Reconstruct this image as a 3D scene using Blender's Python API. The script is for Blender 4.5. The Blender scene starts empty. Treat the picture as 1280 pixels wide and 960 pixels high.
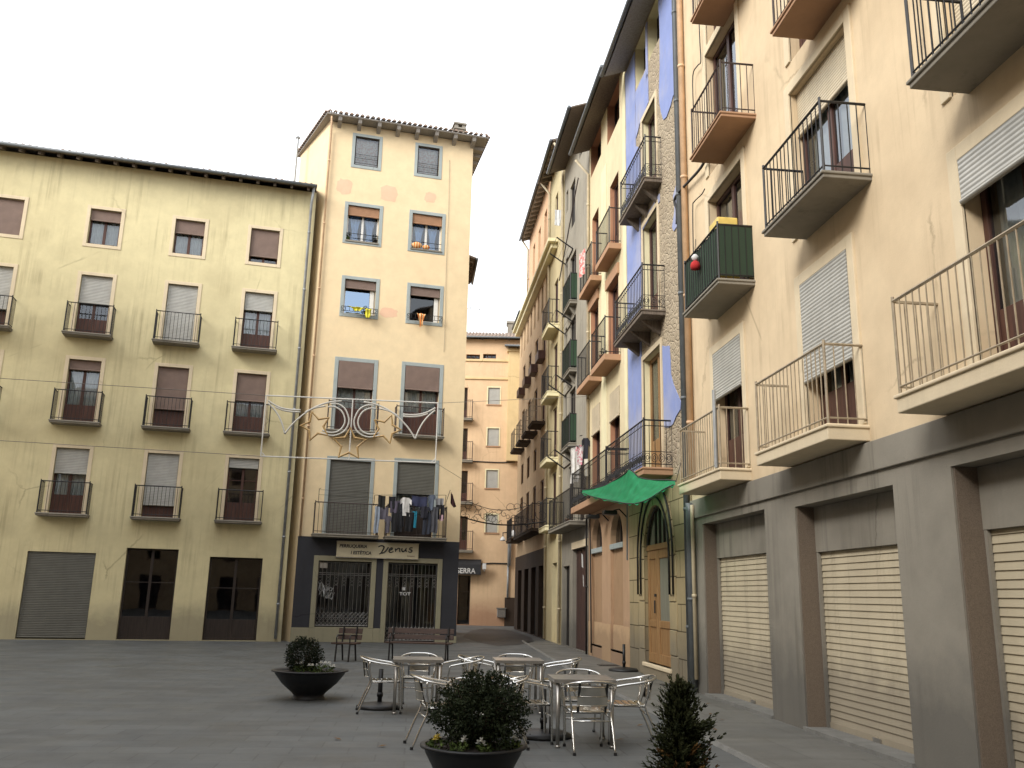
import bpy, bmesh, math, random
from mathutils import Vector, Matrix
random.seed(7)
R_ = math.radians
SC = bpy.context.scene
COL = SC.collection

# ------------------------------------------------------------------ camera survey
F, VX, VY, ROLL, EYE = 1100.0, 515.0, 742.0, 0.0225, 1.65
_fy = Vector(((VX-640)/F, -(VY-480)/F, 1.0)).normalized()
_fz = Vector((ROLL, 1.0, (262+125*ROLL)/F)).normalized()
_fx = _fz.cross(_fy)
if _fx.x < 0: _fx = -_fx
CAMP = Vector((0, 0, EYE))
def ray(px, py):
    d = Vector(((px-640)/F, -(py-480)/F, 1.0))
    return Vector((_fx.dot(d), _fy.dot(d), _fz.dot(d)))
def onX(px, py, X=5.3):
    d = ray(px, py); return CAMP + d*(X/d.x)
def onY(px, py, Y):
    d = ray(px, py); return CAMP + d*(Y/d.y)
def onZ(px, py, z=0.0):
    d = ray(px, py); return CAMP + d*((z-EYE)/d.z)

cam = bpy.data.cameras.new('camera'); camo = bpy.data.objects.new('camera', cam); COL.objects.link(camo)
right = Vector((_fx.x, _fy.x, _fz.x)); up = Vector((_fx.y, _fy.y, _fz.y)); fwd = Vector((_fx.z, _fy.z, _fz.z))
mw = Matrix((right, up, -fwd)).transposed().to_4x4(); mw.translation = CAMP
camo.matrix_world = mw
cam.sensor_fit = 'HORIZONTAL'; cam.sensor_width = 36; cam.lens = 36*F/1280
cam.clip_start = 0.05; cam.clip_end = 2000
SC.camera = camo

# ------------------------------------------------------------------ objects
WL = {}
def tag(o, label=None, cat=None, group=None, kind=None):
    if label: o['label'] = label
    if cat: o['category'] = cat
    if group: o['group'] = group
    if kind: o['kind'] = kind
    return o
def thing(name, loc, label, cat, group=None):
    o = bpy.data.objects.new(name, None); COL.objects.link(o)
    o.location = loc; o.empty_display_size = 0.2; WL[o] = Vector(loc)
    return tag(o, label, cat, group)

class Fac:
    """a facade: s runs to the right seen from the street, d towards the street, t up"""
    def __init__(self, ox, oy, ux, uy):
        self.o = Vector((ox, oy, 0)); self.u = Vector((ux, uy, 0)).normalized()
        self.n = Vector((self.u.y, -self.u.x, 0))
    def P(self, s, d, t):
        return self.o + self.u*s + self.n*d + Vector((0, 0, t))
    def st(self, px, py, d=0.0):
        r = ray(px, py); p0 = self.o + self.n*d
        k = (p0-CAMP).dot(self.n)/r.dot(self.n); p = CAMP + r*k
        return (p-self.o).dot(self.u), p.z

class MB:
    def __init__(self): self.v = []; self.f = []; self.m = []; self.cur = 0
    def pts(self, ps):
        n = len(self.v); self.v += [Vector(p) for p in ps]; return list(range(n, n+len(ps)))
    def face(self, idx): self.f.append(tuple(idx)); self.m.append(self.cur)
    def quad(self, *ps): self.face(self.pts(ps))
    def hexa(self, p):  # 8 pts: bottom loop 4, top loop 4
        i = self.pts(p)
        for q in ((3,2,1,0),(4,5,6,7),(0,1,5,4),(1,2,6,5),(2,3,7,6),(3,0,4,7)): self.face([i[k] for k in q])
    def fbox(self, fc, s0, s1, d0, d1, t0, t1):
        P = fc.P
        self.hexa([P(s0,d1,t0),P(s1,d1,t0),P(s1,d0,t0),P(s0,d0,t0),P(s0,d1,t1),P(s1,d1,t1),P(s1,d0,t1),P(s0,d0,t1)])
    def box(self, c, sx, sy, sz, rot=0.0):
        m = Matrix.Rotation(rot, 3, 'Z'); c = Vector(c)
        self.hexa([c+m@Vector((a*sx/2,b*sy/2,z*sz/2)) for z in (-1,1) for a,b in ((-1,-1),(1,-1),(1,1),(-1,1))])
    def tube(self, ps, r, n=6, closed=False, taper=None, caps=True):
        ps = [Vector(p) for p in ps]; L = len(ps); rings = []; prev = None
        for i, p in enumerate(ps):
            if closed: t = ps[(i+1)%L]-ps[i-1]
            else: t = ps[min(i+1,L-1)]-ps[max(i-1,0)]
            if t.length < 1e-9: t = Vector((0,0,1))
            t.normalize()
            if prev is None:
                a = Vector((0,0,1)) if abs(t.z) < .9 else Vector((1,0,0))
                x = t.cross(a).normalized()
            else:
                x = prev - t*prev.dot(t)
                x = x.normalized() if x.length > 1e-6 else t.orthogonal().normalized()
            prev = x; y = t.cross(x)
            rr = r if taper is None else r*taper[i]
            rings.append(self.pts([p + x*rr*math.cos(2*math.pi*k/n) + y*rr*math.sin(2*math.pi*k/n) for k in range(n)]))
        for i in range(L if closed else L-1):
            A, B = rings[i], rings[(i+1)%L]
            for k in range(n): self.face([A[k], A[(k+1)%n], B[(k+1)%n], B[k]])
        if caps and not closed:
            self.face(rings[0][::-1]); self.face(rings[-1])
    def lathe(self, c, prof, n=24, cap=True):
        c = Vector(c); rings = [self.pts([c+Vector((r*math.cos(2*math.pi*k/n), r*math.sin(2*math.pi*k/n), z)) for k in range(n)]) for r, z in prof]
        for A, B in zip(rings, rings[1:]):
            for k in range(n): self.face([A[k], A[(k+1)%n], B[(k+1)%n], B[k]])
        if cap: self.face(rings[0][::-1]); self.face(rings[-1])
    def grid(self, fn, nu, nv):
        ids = [self.pts([fn(i/nu, j/nv) for i in range(nu+1)]) for j in range(nv+1)]
        for j in range(nv):
            for i in range(nu): self.face([ids[j][i], ids[j][i+1], ids[j+1][i+1], ids[j+1][i]])
    def build(self, name, mat, parent=None, smooth=False, origin=None):
        if origin is None:
            xs = [p.x for p in self.v]; ys = [p.y for p in self.v]; zs = [p.z for p in self.v]
            origin = Vector(((min(xs)+max(xs))/2, (min(ys)+max(ys))/2, min(zs)))
        origin = Vector(origin)
        me = bpy.data.meshes.new(name); me.from_pydata([p-origin for p in self.v], [], self.f)
        for m in (mat if isinstance(mat, (list, tuple)) else [mat]): me.materials.append(m)
        if max(self.m or [0]) > 0: me.polygons.foreach_set('material_index', self.m)
        if smooth: me.polygons.foreach_set('use_smooth', [True]*len(self.f))
        me.update()
        o = bpy.data.objects.new(name, me); COL.objects.link(o)
        WL[o] = origin.copy()
        if parent is not None: o.parent = parent; o.location = origin - WL[parent]
        else: o.location = origin
        return o

def bevel(o, w=.006, seg=2):
    md = o.modifiers.new('bevel', 'BEVEL'); md.width = w; md.segments = seg; md.limit_method = 'ANGLE'; return o

# ------------------------------------------------------------------ materials
def _new(name):
    m = bpy.data.materials.new(name); m.use_nodes = True; nt = m.node_tree
    return m, nt, nt.nodes['Principled BSDF']
def N(nt, t, **kw):
    n = nt.nodes.new(t)
    for k, v in kw.items():
        if k in ('operation','blend_type','data_type','feature','distance','wave_type','bands_direction','noise_dimensions','sky_type','mode'): setattr(n, k, v)
        else: n.inputs[k].default_value = v
    return n
def c4(c): return (c[0], c[1], c[2], 1.0)
def coords(nt, scale=(1,1,1), world=False):
    if world:
        g = nt.nodes.new('ShaderNodeNewGeometry'); src = g.outputs['Position']
    else:
        g = nt.nodes.new('ShaderNodeTexCoord'); src = g.outputs['Object']
    mp = nt.nodes.new('ShaderNodeMapping'); mp.inputs['Scale'].default_value = scale
    nt.links.new(src, mp.inputs['Vector']); return mp.outputs['Vector']
def noise(nt, vec, scale, detail=4, rough=.55):
    n = nt.nodes.new('ShaderNodeTexNoise'); n.inputs['Scale'].default_value = scale
    n.inputs['Detail'].default_value = detail; n.inputs['Roughness'].default_value = rough
    nt.links.new(vec, n.inputs['Vector']); return n.outputs['Fac']
def ramp(nt, fac, stops):
    r = nt.nodes.new('ShaderNodeValToRGB'); e = r.color_ramp.elements
    while len(e) < len(stops): e.new(.5)
    for i, (p, c) in enumerate(stops): e[i].position = p; e[i].color = c4(c) if len(c) == 3 else c
    nt.links.new(fac, r.inputs['Fac']); return r.outputs['Color']
def mix(nt, fac, a, b, mode='MIX'):
    m = nt.nodes.new('ShaderNodeMix'); m.data_type = 'RGBA'; m.blend_type = mode
    for sock, v in ((m.inputs[0], fac), (m.inputs[6], a), (m.inputs[7], b)):
        if hasattr(v, 'links'): nt.links.new(v, sock)
        elif isinstance(v, (int, float)): sock.default_value = v
        else: sock.default_value = c4(v)
    return m.outputs[2]
def bump(nt, bs, h, strength=.3, dist=.01):
    b = nt.nodes.new('ShaderNodeBump'); b.inputs['Strength'].default_value = strength; b.inputs['Distance'].default_value = dist
    nt.links.new(h, b.inputs['Height']); nt.links.new(b.outputs['Normal'], bs.inputs['Normal'])
def scl(c, k): return tuple(min(1, x*k) for x in c)

def plain(name, col, rough=.6, metal=0.0, var=.15, scale=6, bmp=.0):
    m, nt, bs = _new(name); v = coords(nt)
    f = noise(nt, v, scale)
    nt.links.new(ramp(nt, f, [(.3, scl(col, 1-var)), (.7, scl(col, 1+var))]), bs.inputs['Base Color'])
    bs.inputs['Roughness'].default_value = rough; bs.inputs['Metallic'].default_value = metal
    if bmp: bump(nt, bs, noise(nt, v, scale*6), bmp, .004)
    return m
def stucco(name, col, stain=None, amount=.35, streak=.3, patches=None, patchcol=None, fine=.25, base=None, basetop=.9, cracks=.5):
    """weathered render: blotches, vertical rain streaks, a trowelled bump"""
    m, nt, bs = _new(name); v = coords(nt, world=True)
    stain = stain or scl(col, .6)
    big = noise(nt, v, .45, 5, .6); mid = noise(nt, v, 2.3, 6, .65)
    c = mix(nt, ramp(nt, mid, [(.35, (0,0,0)), (.75, (1,1,1))]), scl(col, .93), scl(col, 1.06))
    c = mix(nt, ramp(nt, big, [(.45, (0,0,0)), (.75, (amount,)*3)]), c, stain)
    st = noise(nt, coords(nt, (6, 6, .20), True), 1.0, 5, .65)
    sm = noise(nt, v, .8, 2)
    stf = mix(nt, 1.0, ramp(nt, st, [(.5, (0,0,0)), (.72, (streak,)*3)]), ramp(nt, sm, [(.4, (0,0,0)), (.65, (1,1,1))]), 'MULTIPLY')
    c = mix(nt, stf, c, scl(stain, .68))
    crk = N(nt, 'ShaderNodeTexVoronoi', feature='DISTANCE_TO_EDGE', Scale=.33); nt.links.new(mix(nt, .22, v, noise(nt, v, 1.8, 6, .7)), crk.inputs['Vector'])
    ck = mix(nt, 1.0, ramp(nt, crk.outputs['Distance'], [(.002, (cracks,)*3), (.006, (0,0,0))]), ramp(nt, noise(nt, v, .6, 2), [(.53, (0,0,0)), (.64, (1,1,1))]), 'MULTIPLY')
    c = mix(nt, ck, c, scl(stain, .5))
    speck = noise(nt, v, 28, 3, .7)
    c = mix(nt, ramp(nt, speck, [(.66, (0,0,0)), (.76, (.35,)*3)]), c, scl(stain, .8))
    if base:
        # damp, dirty band rising from the ground with a ragged edge
        g = nt.nodes.new('ShaderNodeSeparateXYZ'); nt.links.new(v, g.inputs[0])
        a = N(nt, 'ShaderNodeMath', operation='MULTIPLY_ADD'); nt.links.new(mid, a.inputs[0]); a.inputs[1].default_value = -1.2; nt.links.new(g.outputs['Z'], a.inputs[2])
        c = mix(nt, ramp(nt, a.outputs[0], [(0.0, (.7,)*3), (basetop, (0,0,0))]), c, base)
    nt.links.new(c, bs.inputs['Base Color']); bs.inputs['Roughness'].default_value = .9
    bs.inputs['Specular IOR Level'].default_value = .2
    hb = mix(nt, .5, noise(nt, v, 40, 3), noise(nt, v, 6, 4))
    bump(nt, bs, hb, fine, .012)
    return m
def rubble(name, cols, mortar, scale=4.2, strength=.8):
    m, nt, bs = _new(name); v0 = coords(nt, (1,1,1.45), True)
    w = nt.nodes.new('ShaderNodeTexNoise'); w.inputs['Scale'].default_value = 3.0; nt.links.new(v0, w.inputs['Vector'])
    v = mix(nt, .10, v0, w.outputs['Color'])
    e = N(nt, 'ShaderNodeTexVoronoi', feature='DISTANCE_TO_EDGE', Scale=scale); nt.links.new(v, e.inputs['Vector'])
    k = N(nt, 'ShaderNodeTexVoronoi', feature='F1', Scale=scale); nt.links.new(v, k.inputs['Vector'])
    sx = nt.nodes.new('ShaderNodeSeparateColor'); nt.links.new(k.outputs['Color'], sx.inputs[0])
    stone = ramp(nt, sx.outputs[0], [(i/(len(cols)-1), c) for i, c in enumerate(cols)])
    stone = mix(nt, .5, stone, ramp(nt, noise(nt, v0, 9, 5), [(.3, scl(cols[0], .7)), (.7, scl(cols[-1], 1.1))]), 'MIX')
    c = mix(nt, ramp(nt, e.outputs['Distance'], [(.02, (.8,.8,.8)), (.16, (0,0,0))]), stone, mortar)
    big = noise(nt, v0, .5, 4)
    c = mix(nt, ramp(nt, big, [(.4, (0,0,0)), (.7, (.6,)*3)]), c, mortar)
    nt.links.new(c, bs.inputs['Base Color']); bs.inputs['Roughness'].default_value = .95
    hh = mix(nt, .3, ramp(nt, e.outputs['Distance'], [(0, (0,0,0)), (.16, (1,1,1))]), noise(nt, v0, 20, 4))
    bump(nt, bs, hh, strength, .04); return m
def tiles(name, col, dark):
    m, nt, bs = _new(name); v = coords(nt, world=True)
    a = noise(nt, v, 5, 3, .7); b = noise(nt, v, 1.1, 4)
    c = ramp(nt, a, [(.3, dark), (.5, col), (.72, scl(col, 1.35))])
    c = mix(nt, ramp(nt, b, [(.45, (0,0,0)), (.7, (.7,)*3)]), c, (.13,.125,.10))
    nt.links.new(c, bs.inputs['Base Color']); bs.inputs['Roughness'].default_value = .9
    bump(nt, bs, noise(nt, v, 30, 3), .4, .01); return m
def wood(name, col, dark, rough=.6, grain=(14,14,1.2), spec=.3):
    m, nt, bs = _new(name); v = coords(nt, grain)
    f = noise(nt, v, 1.6, 6, .65)
    c = ramp(nt, f, [(.3, dark), (.65, col)])
    nt.links.new(c, bs.inputs['Base Color']); bs.inputs['Roughness'].default_value = rough; bs.inputs['Specular IOR Level'].default_value = spec
    bump(nt, bs, f, .25, .004); return m
def glassmat(name, tint=(.75,.8,.82), rough=.02, ior=1.5, floor=.06, refl=(.9,.95,1)):
    m = bpy.data.materials.new(name); m.use_nodes = True; nt = m.node_tree; nt.nodes.clear()
    o = nt.nodes.new('ShaderNodeOutputMaterial'); mx = nt.nodes.new('ShaderNodeMixShader')
    t = nt.nodes.new('ShaderNodeBsdfTransparent'); t.inputs[0].default_value = c4(tint)
    g = nt.nodes.new('ShaderNodeBsdfGlossy'); g.inputs['Roughness'].default_value = rough; g.inputs[0].default_value = c4(refl)
    fr = nt.nodes.new('ShaderNodeFresnel'); fr.inputs[0].default_value = ior
    v = coords(nt); bp = nt.nodes.new('ShaderNodeBump'); bp.inputs['Strength'].default_value = .06; bp.inputs['Distance'].default_value = .02
    nt.links.new(noise(nt, v, 1.5, 1), bp.inputs['Height'])
    nt.links.new(bp.outputs[0], g.inputs['Normal'])
    ad = N(nt, 'ShaderNodeMath', operation='ADD'); nt.links.new(fr.outputs[0], ad.inputs[0]); ad.inputs[1].default_value = floor
    nt.links.new(ad.outputs[0], mx.inputs[0]); nt.links.new(t.outputs[0], mx.inputs[1]); nt.links.new(g.outputs[0], mx.inputs[2])
    nt.links.new(mx.outputs[0], o.inputs['Surface']); return m
def leafmat(name, a, b, trans=.15):
    m, nt, bs = _new(name); v = coords(nt)
    f = noise(nt, v, 7, 3); f2 = noise(nt, v, 60, 1)
    c = mix(nt, ramp(nt, f, [(.35, (0,0,0)), (.65, (1,1,1))]), a, b)
    c = mix(nt, ramp(nt, f2, [(.4, (0,0,0)), (.8, (.6,)*3)]), c, scl(b, 1.5))
    nt.links.new(c, bs.inputs['Base Color']); bs.inputs['Roughness'].default_value = .65
    bs.inputs['Specular IOR Level'].default_value = .08
    return m
def slatmat(name, col, freq, rough=.55, axis='Z', depth=.01, dark=.55):
    m, nt, bs = _new(name); v = coords(nt)
    w = N(nt, 'ShaderNodeTexWave', wave_type='BANDS', bands_direction=axis, Scale=freq); nt.links.new(v, w.inputs['Vector'])
    f = noise(nt, v, 3, 4)
    c = ramp(nt, f, [(.3, scl(col, .85)), (.7, scl(col, 1.12))])
    c = mix(nt, ramp(nt, w.outputs['Fac'], [(0, (1,1,1)), (.14, (0,0,0))]), c, scl(col, dark))
    nt.links.new(c, bs.inputs['Base Color']); bs.inputs['Roughness'].default_value = rough
    bump(nt, bs, w.outputs['Fac'], .6, depth); return m
def printed(name, col, col2, scale=9):
    m, nt, bs = _new(name); v = coords(nt)
    c = ramp(nt, noise(nt, v, scale, 2), [(.46, col), (.56, col2)])
    nt.links.new(c, bs.inputs['Base Color']); bs.inputs['Roughness'].default_value = .9; return m
def pavement(name, col, joint, w, h, stain):
    m, nt, bs = _new(name); v = coords(nt, world=True)
    b = nt.nodes.new('ShaderNodeTexBrick'); nt.links.new(v, b.inputs['Vector'])
    for k, x in (('Scale',1.0),('Mortar Size',.011),('Mortar Smooth',.4),('Brick Width',w),('Row Height',h),('Bias',0.0)): b.inputs[k].default_value = x
    b.inputs['Color1'].default_value = c4(scl(col, .87)); b.inputs['Color2'].default_value = c4(scl(col, 1.12)); b.inputs['Mortar'].default_value = c4(joint)
    c = mix(nt, ramp(nt, noise(nt, v, .7, 6, .65), [(.4, (0,0,0)), (.72, (.75,)*3)]), b.outputs['Color'], stain)
    c = mix(nt, ramp(nt, noise(nt, coords(nt, (.5,2.2,1), True), 1.3, 5), [(.5, (0,0,0)), (.7, (.5,)*3)]), c, scl(col, 1.22))
    c = mix(nt, ramp(nt, noise(nt, v, 9, 4, .7), [(.62, (0,0,0)), (.72, (.5,)*3)]), c, scl(stain, .7))
    nt.links.new(c, bs.inputs['Base Color'])
    gum = N(nt, 'ShaderNodeTexVoronoi', feature='F1', Scale=2.6); nt.links.new(v, gum.inputs['Vector'])
    c = mix(nt, ramp(nt, gum.outputs['Distance'], [(.045, (.55,)*3), (.075, (0,0,0))]), c, scl(stain, .55))
    crk = N(nt, 'ShaderNodeTexVoronoi', feature='DISTANCE_TO_EDGE', Scale=.22); nt.links.new(mix(nt, .25, v, noise(nt, v, 1.5, 5)), crk.inputs['Vector'])
    c = mix(nt, ramp(nt, crk.outputs['Distance'], [(.004, (.6,)*3), (.012, (0,0,0))]), c, scl(stain, .5))
    r = ramp(nt, noise(nt, v, 1.2, 4), [(.3, (.48,)*3), (.7, (.75,)*3)]); nt.links.new(r, bs.inputs['Roughness'])
    bs.inputs['Specular IOR Level'].default_value = .35
    bump(nt, bs, mix(nt, .4, b.outputs['Fac'], noise(nt, v, 60, 3)), -.25, .006); return m

M = {}
M['corner_wall'] = stucco('apricot_render', (.73,.58,.36), (.70,.50,.30), .3, .10, cracks=0)
M['yellow_wall'] = stucco('pale_yellow_render', (.64,.56,.33), (.42,.35,.2), .55, .65, base=(.25,.22,.15), basetop=.7)
M['peach_wall'] = stucco('peach_render', (.62,.40,.24), (.5,.3,.17), .3, .3)
M['r1_wall'] = stucco('beige_render', (.66,.52,.34), (.46,.34,.21), .5, .6)
M['r1_trim'] = stucco('pale_beige_trim', (.66,.55,.38), (.5,.4,.27), .25, .25)
M['stone'] = rubble('rubble_stone', [(.26,.20,.135),(.36,.285,.19),(.45,.37,.25),(.31,.25,.18)], (.42,.34,.23), 6.5, .75)
M['blue'] = stucco('blue_limewash', (.235,.285,.51), (.43,.42,.46), 1.0, .75, fine=.4, cracks=.2)
M['cream_wall'] = stucco('cream_render', (.66,.56,.36), (.5,.4,.25), .3, .35)
M['cream_band'] = stucco('pale_cream_band', (.72,.65,.42), (.55,.47,.28), .25, .3)
M['orange_wall'] = stucco('orange_render', (.37,.235,.135), (.27,.165,.09), .4, .4, base=(.22,.15,.1), basetop=.5)
M['orange_dado'] = stucco('light_orange_render', (.50,.34,.20), (.4,.26,.15), .3, .3, base=(.3,.2,.12), basetop=.3)
M['terracotta'] = stucco('terracotta_plaster', (.42,.21,.12), (.3,.15,.09), .4, .3)
M['slab_orange'] = stucco('ochre_concrete', (.42,.25,.15), (.3,.18,.11), .3, .3)
M['grey_wall'] = stucco('grey_render', (.33,.30,.24), (.2,.18,.15), .6, .7)
M['pale_wall'] = stucco('faded_yellow_render', (.55,.47,.28), (.4,.32,.19), .4, .5)
M['tan_wall'] = stucco('tan_render', (.52,.37,.22), (.3,.19,.11), .5, .6)
M['tan_dark'] = stucco('dark_brown_render', (.055,.038,.027), (.03,.022,.017), .6, .6)  # near-black brown for the ground floor, dado and balcony slabs
M['end_wall'] = stucco('orange_end_render', (.66,.47,.29), (.56,.37,.22), .35, .35, base=(.3,.15,.09), basetop=1.6)
M['end_bay'] = stucco('yellow_bay_render', (.66,.50,.27), (.5,.33,.13), .3, .3)
M['dressed'] = stucco('dressed_sandstone', (.38,.30,.17), (.24,.19,.11), .6, .5, fine=.6, base=(.16,.14,.11), basetop=.8)
def ashlar():
    m = stucco('ashlar_sandstone', (.38,.30,.17), (.24,.19,.11), .6, .5, fine=.5, base=(.16,.14,.11), basetop=.8); nt = m.node_tree; bs = nt.nodes['Principled BSDF']
    g = nt.nodes.new('ShaderNodeNewGeometry'); sp = nt.nodes.new('ShaderNodeSeparateXYZ'); cb = nt.nodes.new('ShaderNodeCombineXYZ')
    nt.links.new(g.outputs['Position'], sp.inputs[0]); nt.links.new(sp.outputs['Y'], cb.inputs['X']); nt.links.new(sp.outputs['Z'], cb.inputs['Y'])
    b = nt.nodes.new('ShaderNodeTexBrick'); nt.links.new(cb.outputs[0], b.inputs['Vector'])
    for k, x in (('Scale',1.0),('Mortar Size',.012),('Mortar Smooth',.2),('Brick Width',.85),('Row Height',.52)): b.inputs[k].default_value = x
    b.inputs['Color1'].default_value = (1,1,1,1); b.inputs['Color2'].default_value = (.8,.8,.8,1); b.inputs['Mortar'].default_value = (.22,.2,.18,1)
    src = bs.inputs['Base Color'].links[0].from_socket
    nt.links.new(mix(nt, 1.0, src, b.outputs['Color'], 'MULTIPLY'), bs.inputs['Base Color']); return m
M['ashlar'] = ashlar()
M['mortar'] = plain('dark_lime_mortar', (.10,.085,.06), .95, 0, .3, 8)
M['shop_wall'] = stucco('dark_grey_shop_paint', (.045,.045,.050), (.03,.03,.034), .4, .3)
M['cream_trim'] = stucco('cream_shop_trim', (.30,.275,.185), (.2,.18,.125), .4, .4)
M['surround'] = stucco('grey_blue_surround', (.34,.375,.36), (.25,.28,.27), .3, .3, fine=.12)
M['concrete'] = stucco('grey_concrete', (.265,.24,.195), (.14,.125,.10), .65, .7, base=(.10,.095,.085), basetop=.7)
M['granite'] = plain('brown_granite', (.15,.115,.085), .5, var=.28, scale=110)
M['tile'] = tiles('clay_tile', (.27,.19,.14), (.13,.10,.08))
M['eave_wood'] = wood('eave_boards', (.20,.16,.125), (.10,.08,.062), .85)
M['eave_grey'] = wood('grey_eave_boards', (.36,.33,.29), (.22,.20,.175), .85)
M['iron'] = plain('black_iron', (.018,.017,.017), .5, .3, .3, 20)
M['iron_brown'] = plain('rusty_iron', (.045,.03,.025), .65, .2, .4, 12)
M['iron_pale'] = plain('beige_painted_iron', (.30,.24,.16), .55, 0, .2, 10)
M['pipe_grey'] = plain('grey_pipe', (.12,.13,.135), .5, .2, .15, 4)
M['pipe_pale'] = plain('pale_pipe', (.50,.42,.28), .55, 0, .15, 4)
M['pipe_peach'] = plain('peach_pipe', (.55,.36,.21), .55, 0, .15, 4)
M['zinc'] = plain('zinc_pipe', (.30,.31,.31), .45, .3, .2, 4)
M['glass'] = glassmat('window_glass')
M['glass_dark'] = glassmat('shop_glass', (.35,.36,.38), .02, 1.5, .03)
M['glass_sky_tint'] = glassmat('sky_reflection_tinted_glass', (.35,.5,.75), .02, 1.6, .30, (.55,.74,1.0))  # blue of the reflected sky is put into the glass colour
M['white_frame'] = plain('white_window_paint', (.62,.60,.55), .45, 0, .08, 8)
M['brown_frame'] = wood('brown_window_wood', (.09,.04,.028), (.045,.02,.015), .5)
M['dark_frame'] = wood('dark_window_wood', (.04,.028,.022), (.02,.015,.012), .55)
M['ochre_door'] = wood('ochre_door_wood', (.33,.19,.08), (.20,.105,.042), .55)
M['panel_green'] = wood('grey_green_panel', (.22,.21,.16), (.14,.135,.1), .7)
M['red_door'] = wood('dark_red_door_planks', (.075,.04,.034), (.03,.018,.016), .6)
M['black_door'] = wood('black_door_planks', (.022,.018,.016), (.010,.009,.008), .7)
M['blind_brown'] = slatmat('brown_roller_blind', (.20,.135,.105), 9, .7, 'Z', .01)
M['blind_tan'] = slatmat('tan_straw_blind', (.36,.19,.10), 14, .8, 'Z', .008)
M['blind_grey'] = slatmat('olive_grey_shutter', (.105,.10,.08), 6, .5, 'Z', .012)
M['blind_pale'] = slatmat('pale_grey_shutter', (.40,.39,.35), 6, .5, 'Z', .012)
M['blind_cream'] = slatmat('cream_roller_blind', (.55,.46,.32), 7, .6, 'Z', .01)
M['door_cream'] = slatmat('cream_garage_door', (.52,.40,.21), 4, .5, 'Z', .012, .75)
M['shutter_paint'] = stucco('cream_shutter_paint', (.50,.43,.30), (.30,.25,.18), .5, .7, fine=.05, base=(.2,.17,.13), basetop=.5)
M['straw'] = printed('stained_net_curtain', (.56,.52,.45), (.50,.36,.29), 14)
M['curtain_blue'] = plain('blue_curtain_cloth', (.46,.64,.92), .9, 0, .12, 5)
M['curtain_white'] = plain('white_net_curtain', (.66,.65,.60), .9, 0, .12, 5)
M['curtain_room_dark'] = plain('dark_curtain_and_room_panel', (.06,.05,.05), .9, 0, .2, 5)  # dark curtains, and the panels standing in for unlit rooms
M['alu'] = plain('brushed_aluminium', (.66,.65,.62), .24, 1.0, .06, 18)
M['alu_slat'] = plain('polished_aluminium_slat', (.70,.66,.58), .17, 1.0, .06, 10)
M['alu_dull'] = plain('dull_aluminium', (.42,.40,.37), .38, .9, .12, 14)
M['table_top'] = plain('table_sheet_metal', (.58,.56,.53), .3, .95, .15, 8)
M['black_plastic'] = plain('black_plastic', (.012,.012,.012), .5, 0, .2, 8)
M['pot'] = plain('black_planter_resin', (.009,.009,.010), .5, 0, .3, 6, .1)
M['soil'] = plain('potting_soil', (.03,.022,.016), .95, 0, .5, 20, .6)
M['leaf_box'] = leafmat('boxwood_leaf', (.010,.014,.007), (.024,.031,.014))
M['leaf_ball'] = leafmat('clipped_leaf', (.008,.011,.006), (.017,.023,.011))
M['leaf_thuja'] = leafmat('conifer_leaf', (.014,.019,.009), (.040,.043,.018))
M['leaf_brown'] = leafmat('dry_leaf', (.10,.05,.02), (.16,.09,.03))
M['leaf_flower'] = leafmat('flower_leaf', (.04,.065,.02), (.09,.12,.035))
M['petal_white'] = plain('white_petal', (.75,.74,.68), .7, 0, .08, 10)
M['petal_yellow'] = plain('yellow_petal', (.55,.42,.06), .7, 0, .15, 10)
M['bark'] = wood('bark', (.08,.055,.035), (.03,.022,.015), .9)
M['bench_wood'] = wood('brown_bench_slat', (.085,.05,.036), (.04,.025,.019), .55, (1.5,14,14))
M['sign_face'] = plain('cream_sign_board', (.60,.53,.36), .5, 0, .06, 3)
M['ink'] = plain('black_sign_letters', (.012,.012,.014), .5)
M['ink_red'] = plain('brown_sign_letters', (.16,.09,.06), .5)
M['letter_white'] = plain('white_letters', (.62,.62,.60), .5)
M['awning_black'] = plain('black_awning_cloth', (.014,.014,.016), .8, 0, .2, 6)
M['tube_white'] = plain('white_light_tube', (.48,.46,.41), .35, 0, .06, 5)
M['tube_gold'] = plain('amber_light_tube', (.40,.255,.10), .4, 0, .2, 9)
M['frame_white'] = plain('white_painted_bar', (.55,.53,.48), .5, 0, .08, 6)
M['cable'] = plain('black_cable', (.02,.018,.018), .7)
M['cable_grey'] = plain('grey_cable', (.16,.14,.12), .7)
M['net'] = None
M['ground'] = pavement('grey_square_paving', (.104,.109,.107), (.068,.070,.068), .6, .4, (.072,.070,.063))
M['strip'] = pavement('pale_footpath_paving', (.130,.126,.112), (.085,.082,.074), 1.1, 1.4, (.098,.094,.083))
M['asphalt'] = plain('dark_wet_asphalt', (.028,.028,.029), .6, 0, .25, 3, .4)
M['joint'] = plain('kerb_stone', (.16,.155,.14), .8, 0, .2, 5)
M['pillar'] = stucco('pinkish_orange_render', (.46,.30,.185), (.34,.21,.12), .4, .4, base=(.22,.15,.1), basetop=.5)
M['peach_patch'] = stucco('pink_patch_render', (.72,.46,.31), (.70,.50,.33), .8, .2)

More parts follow.
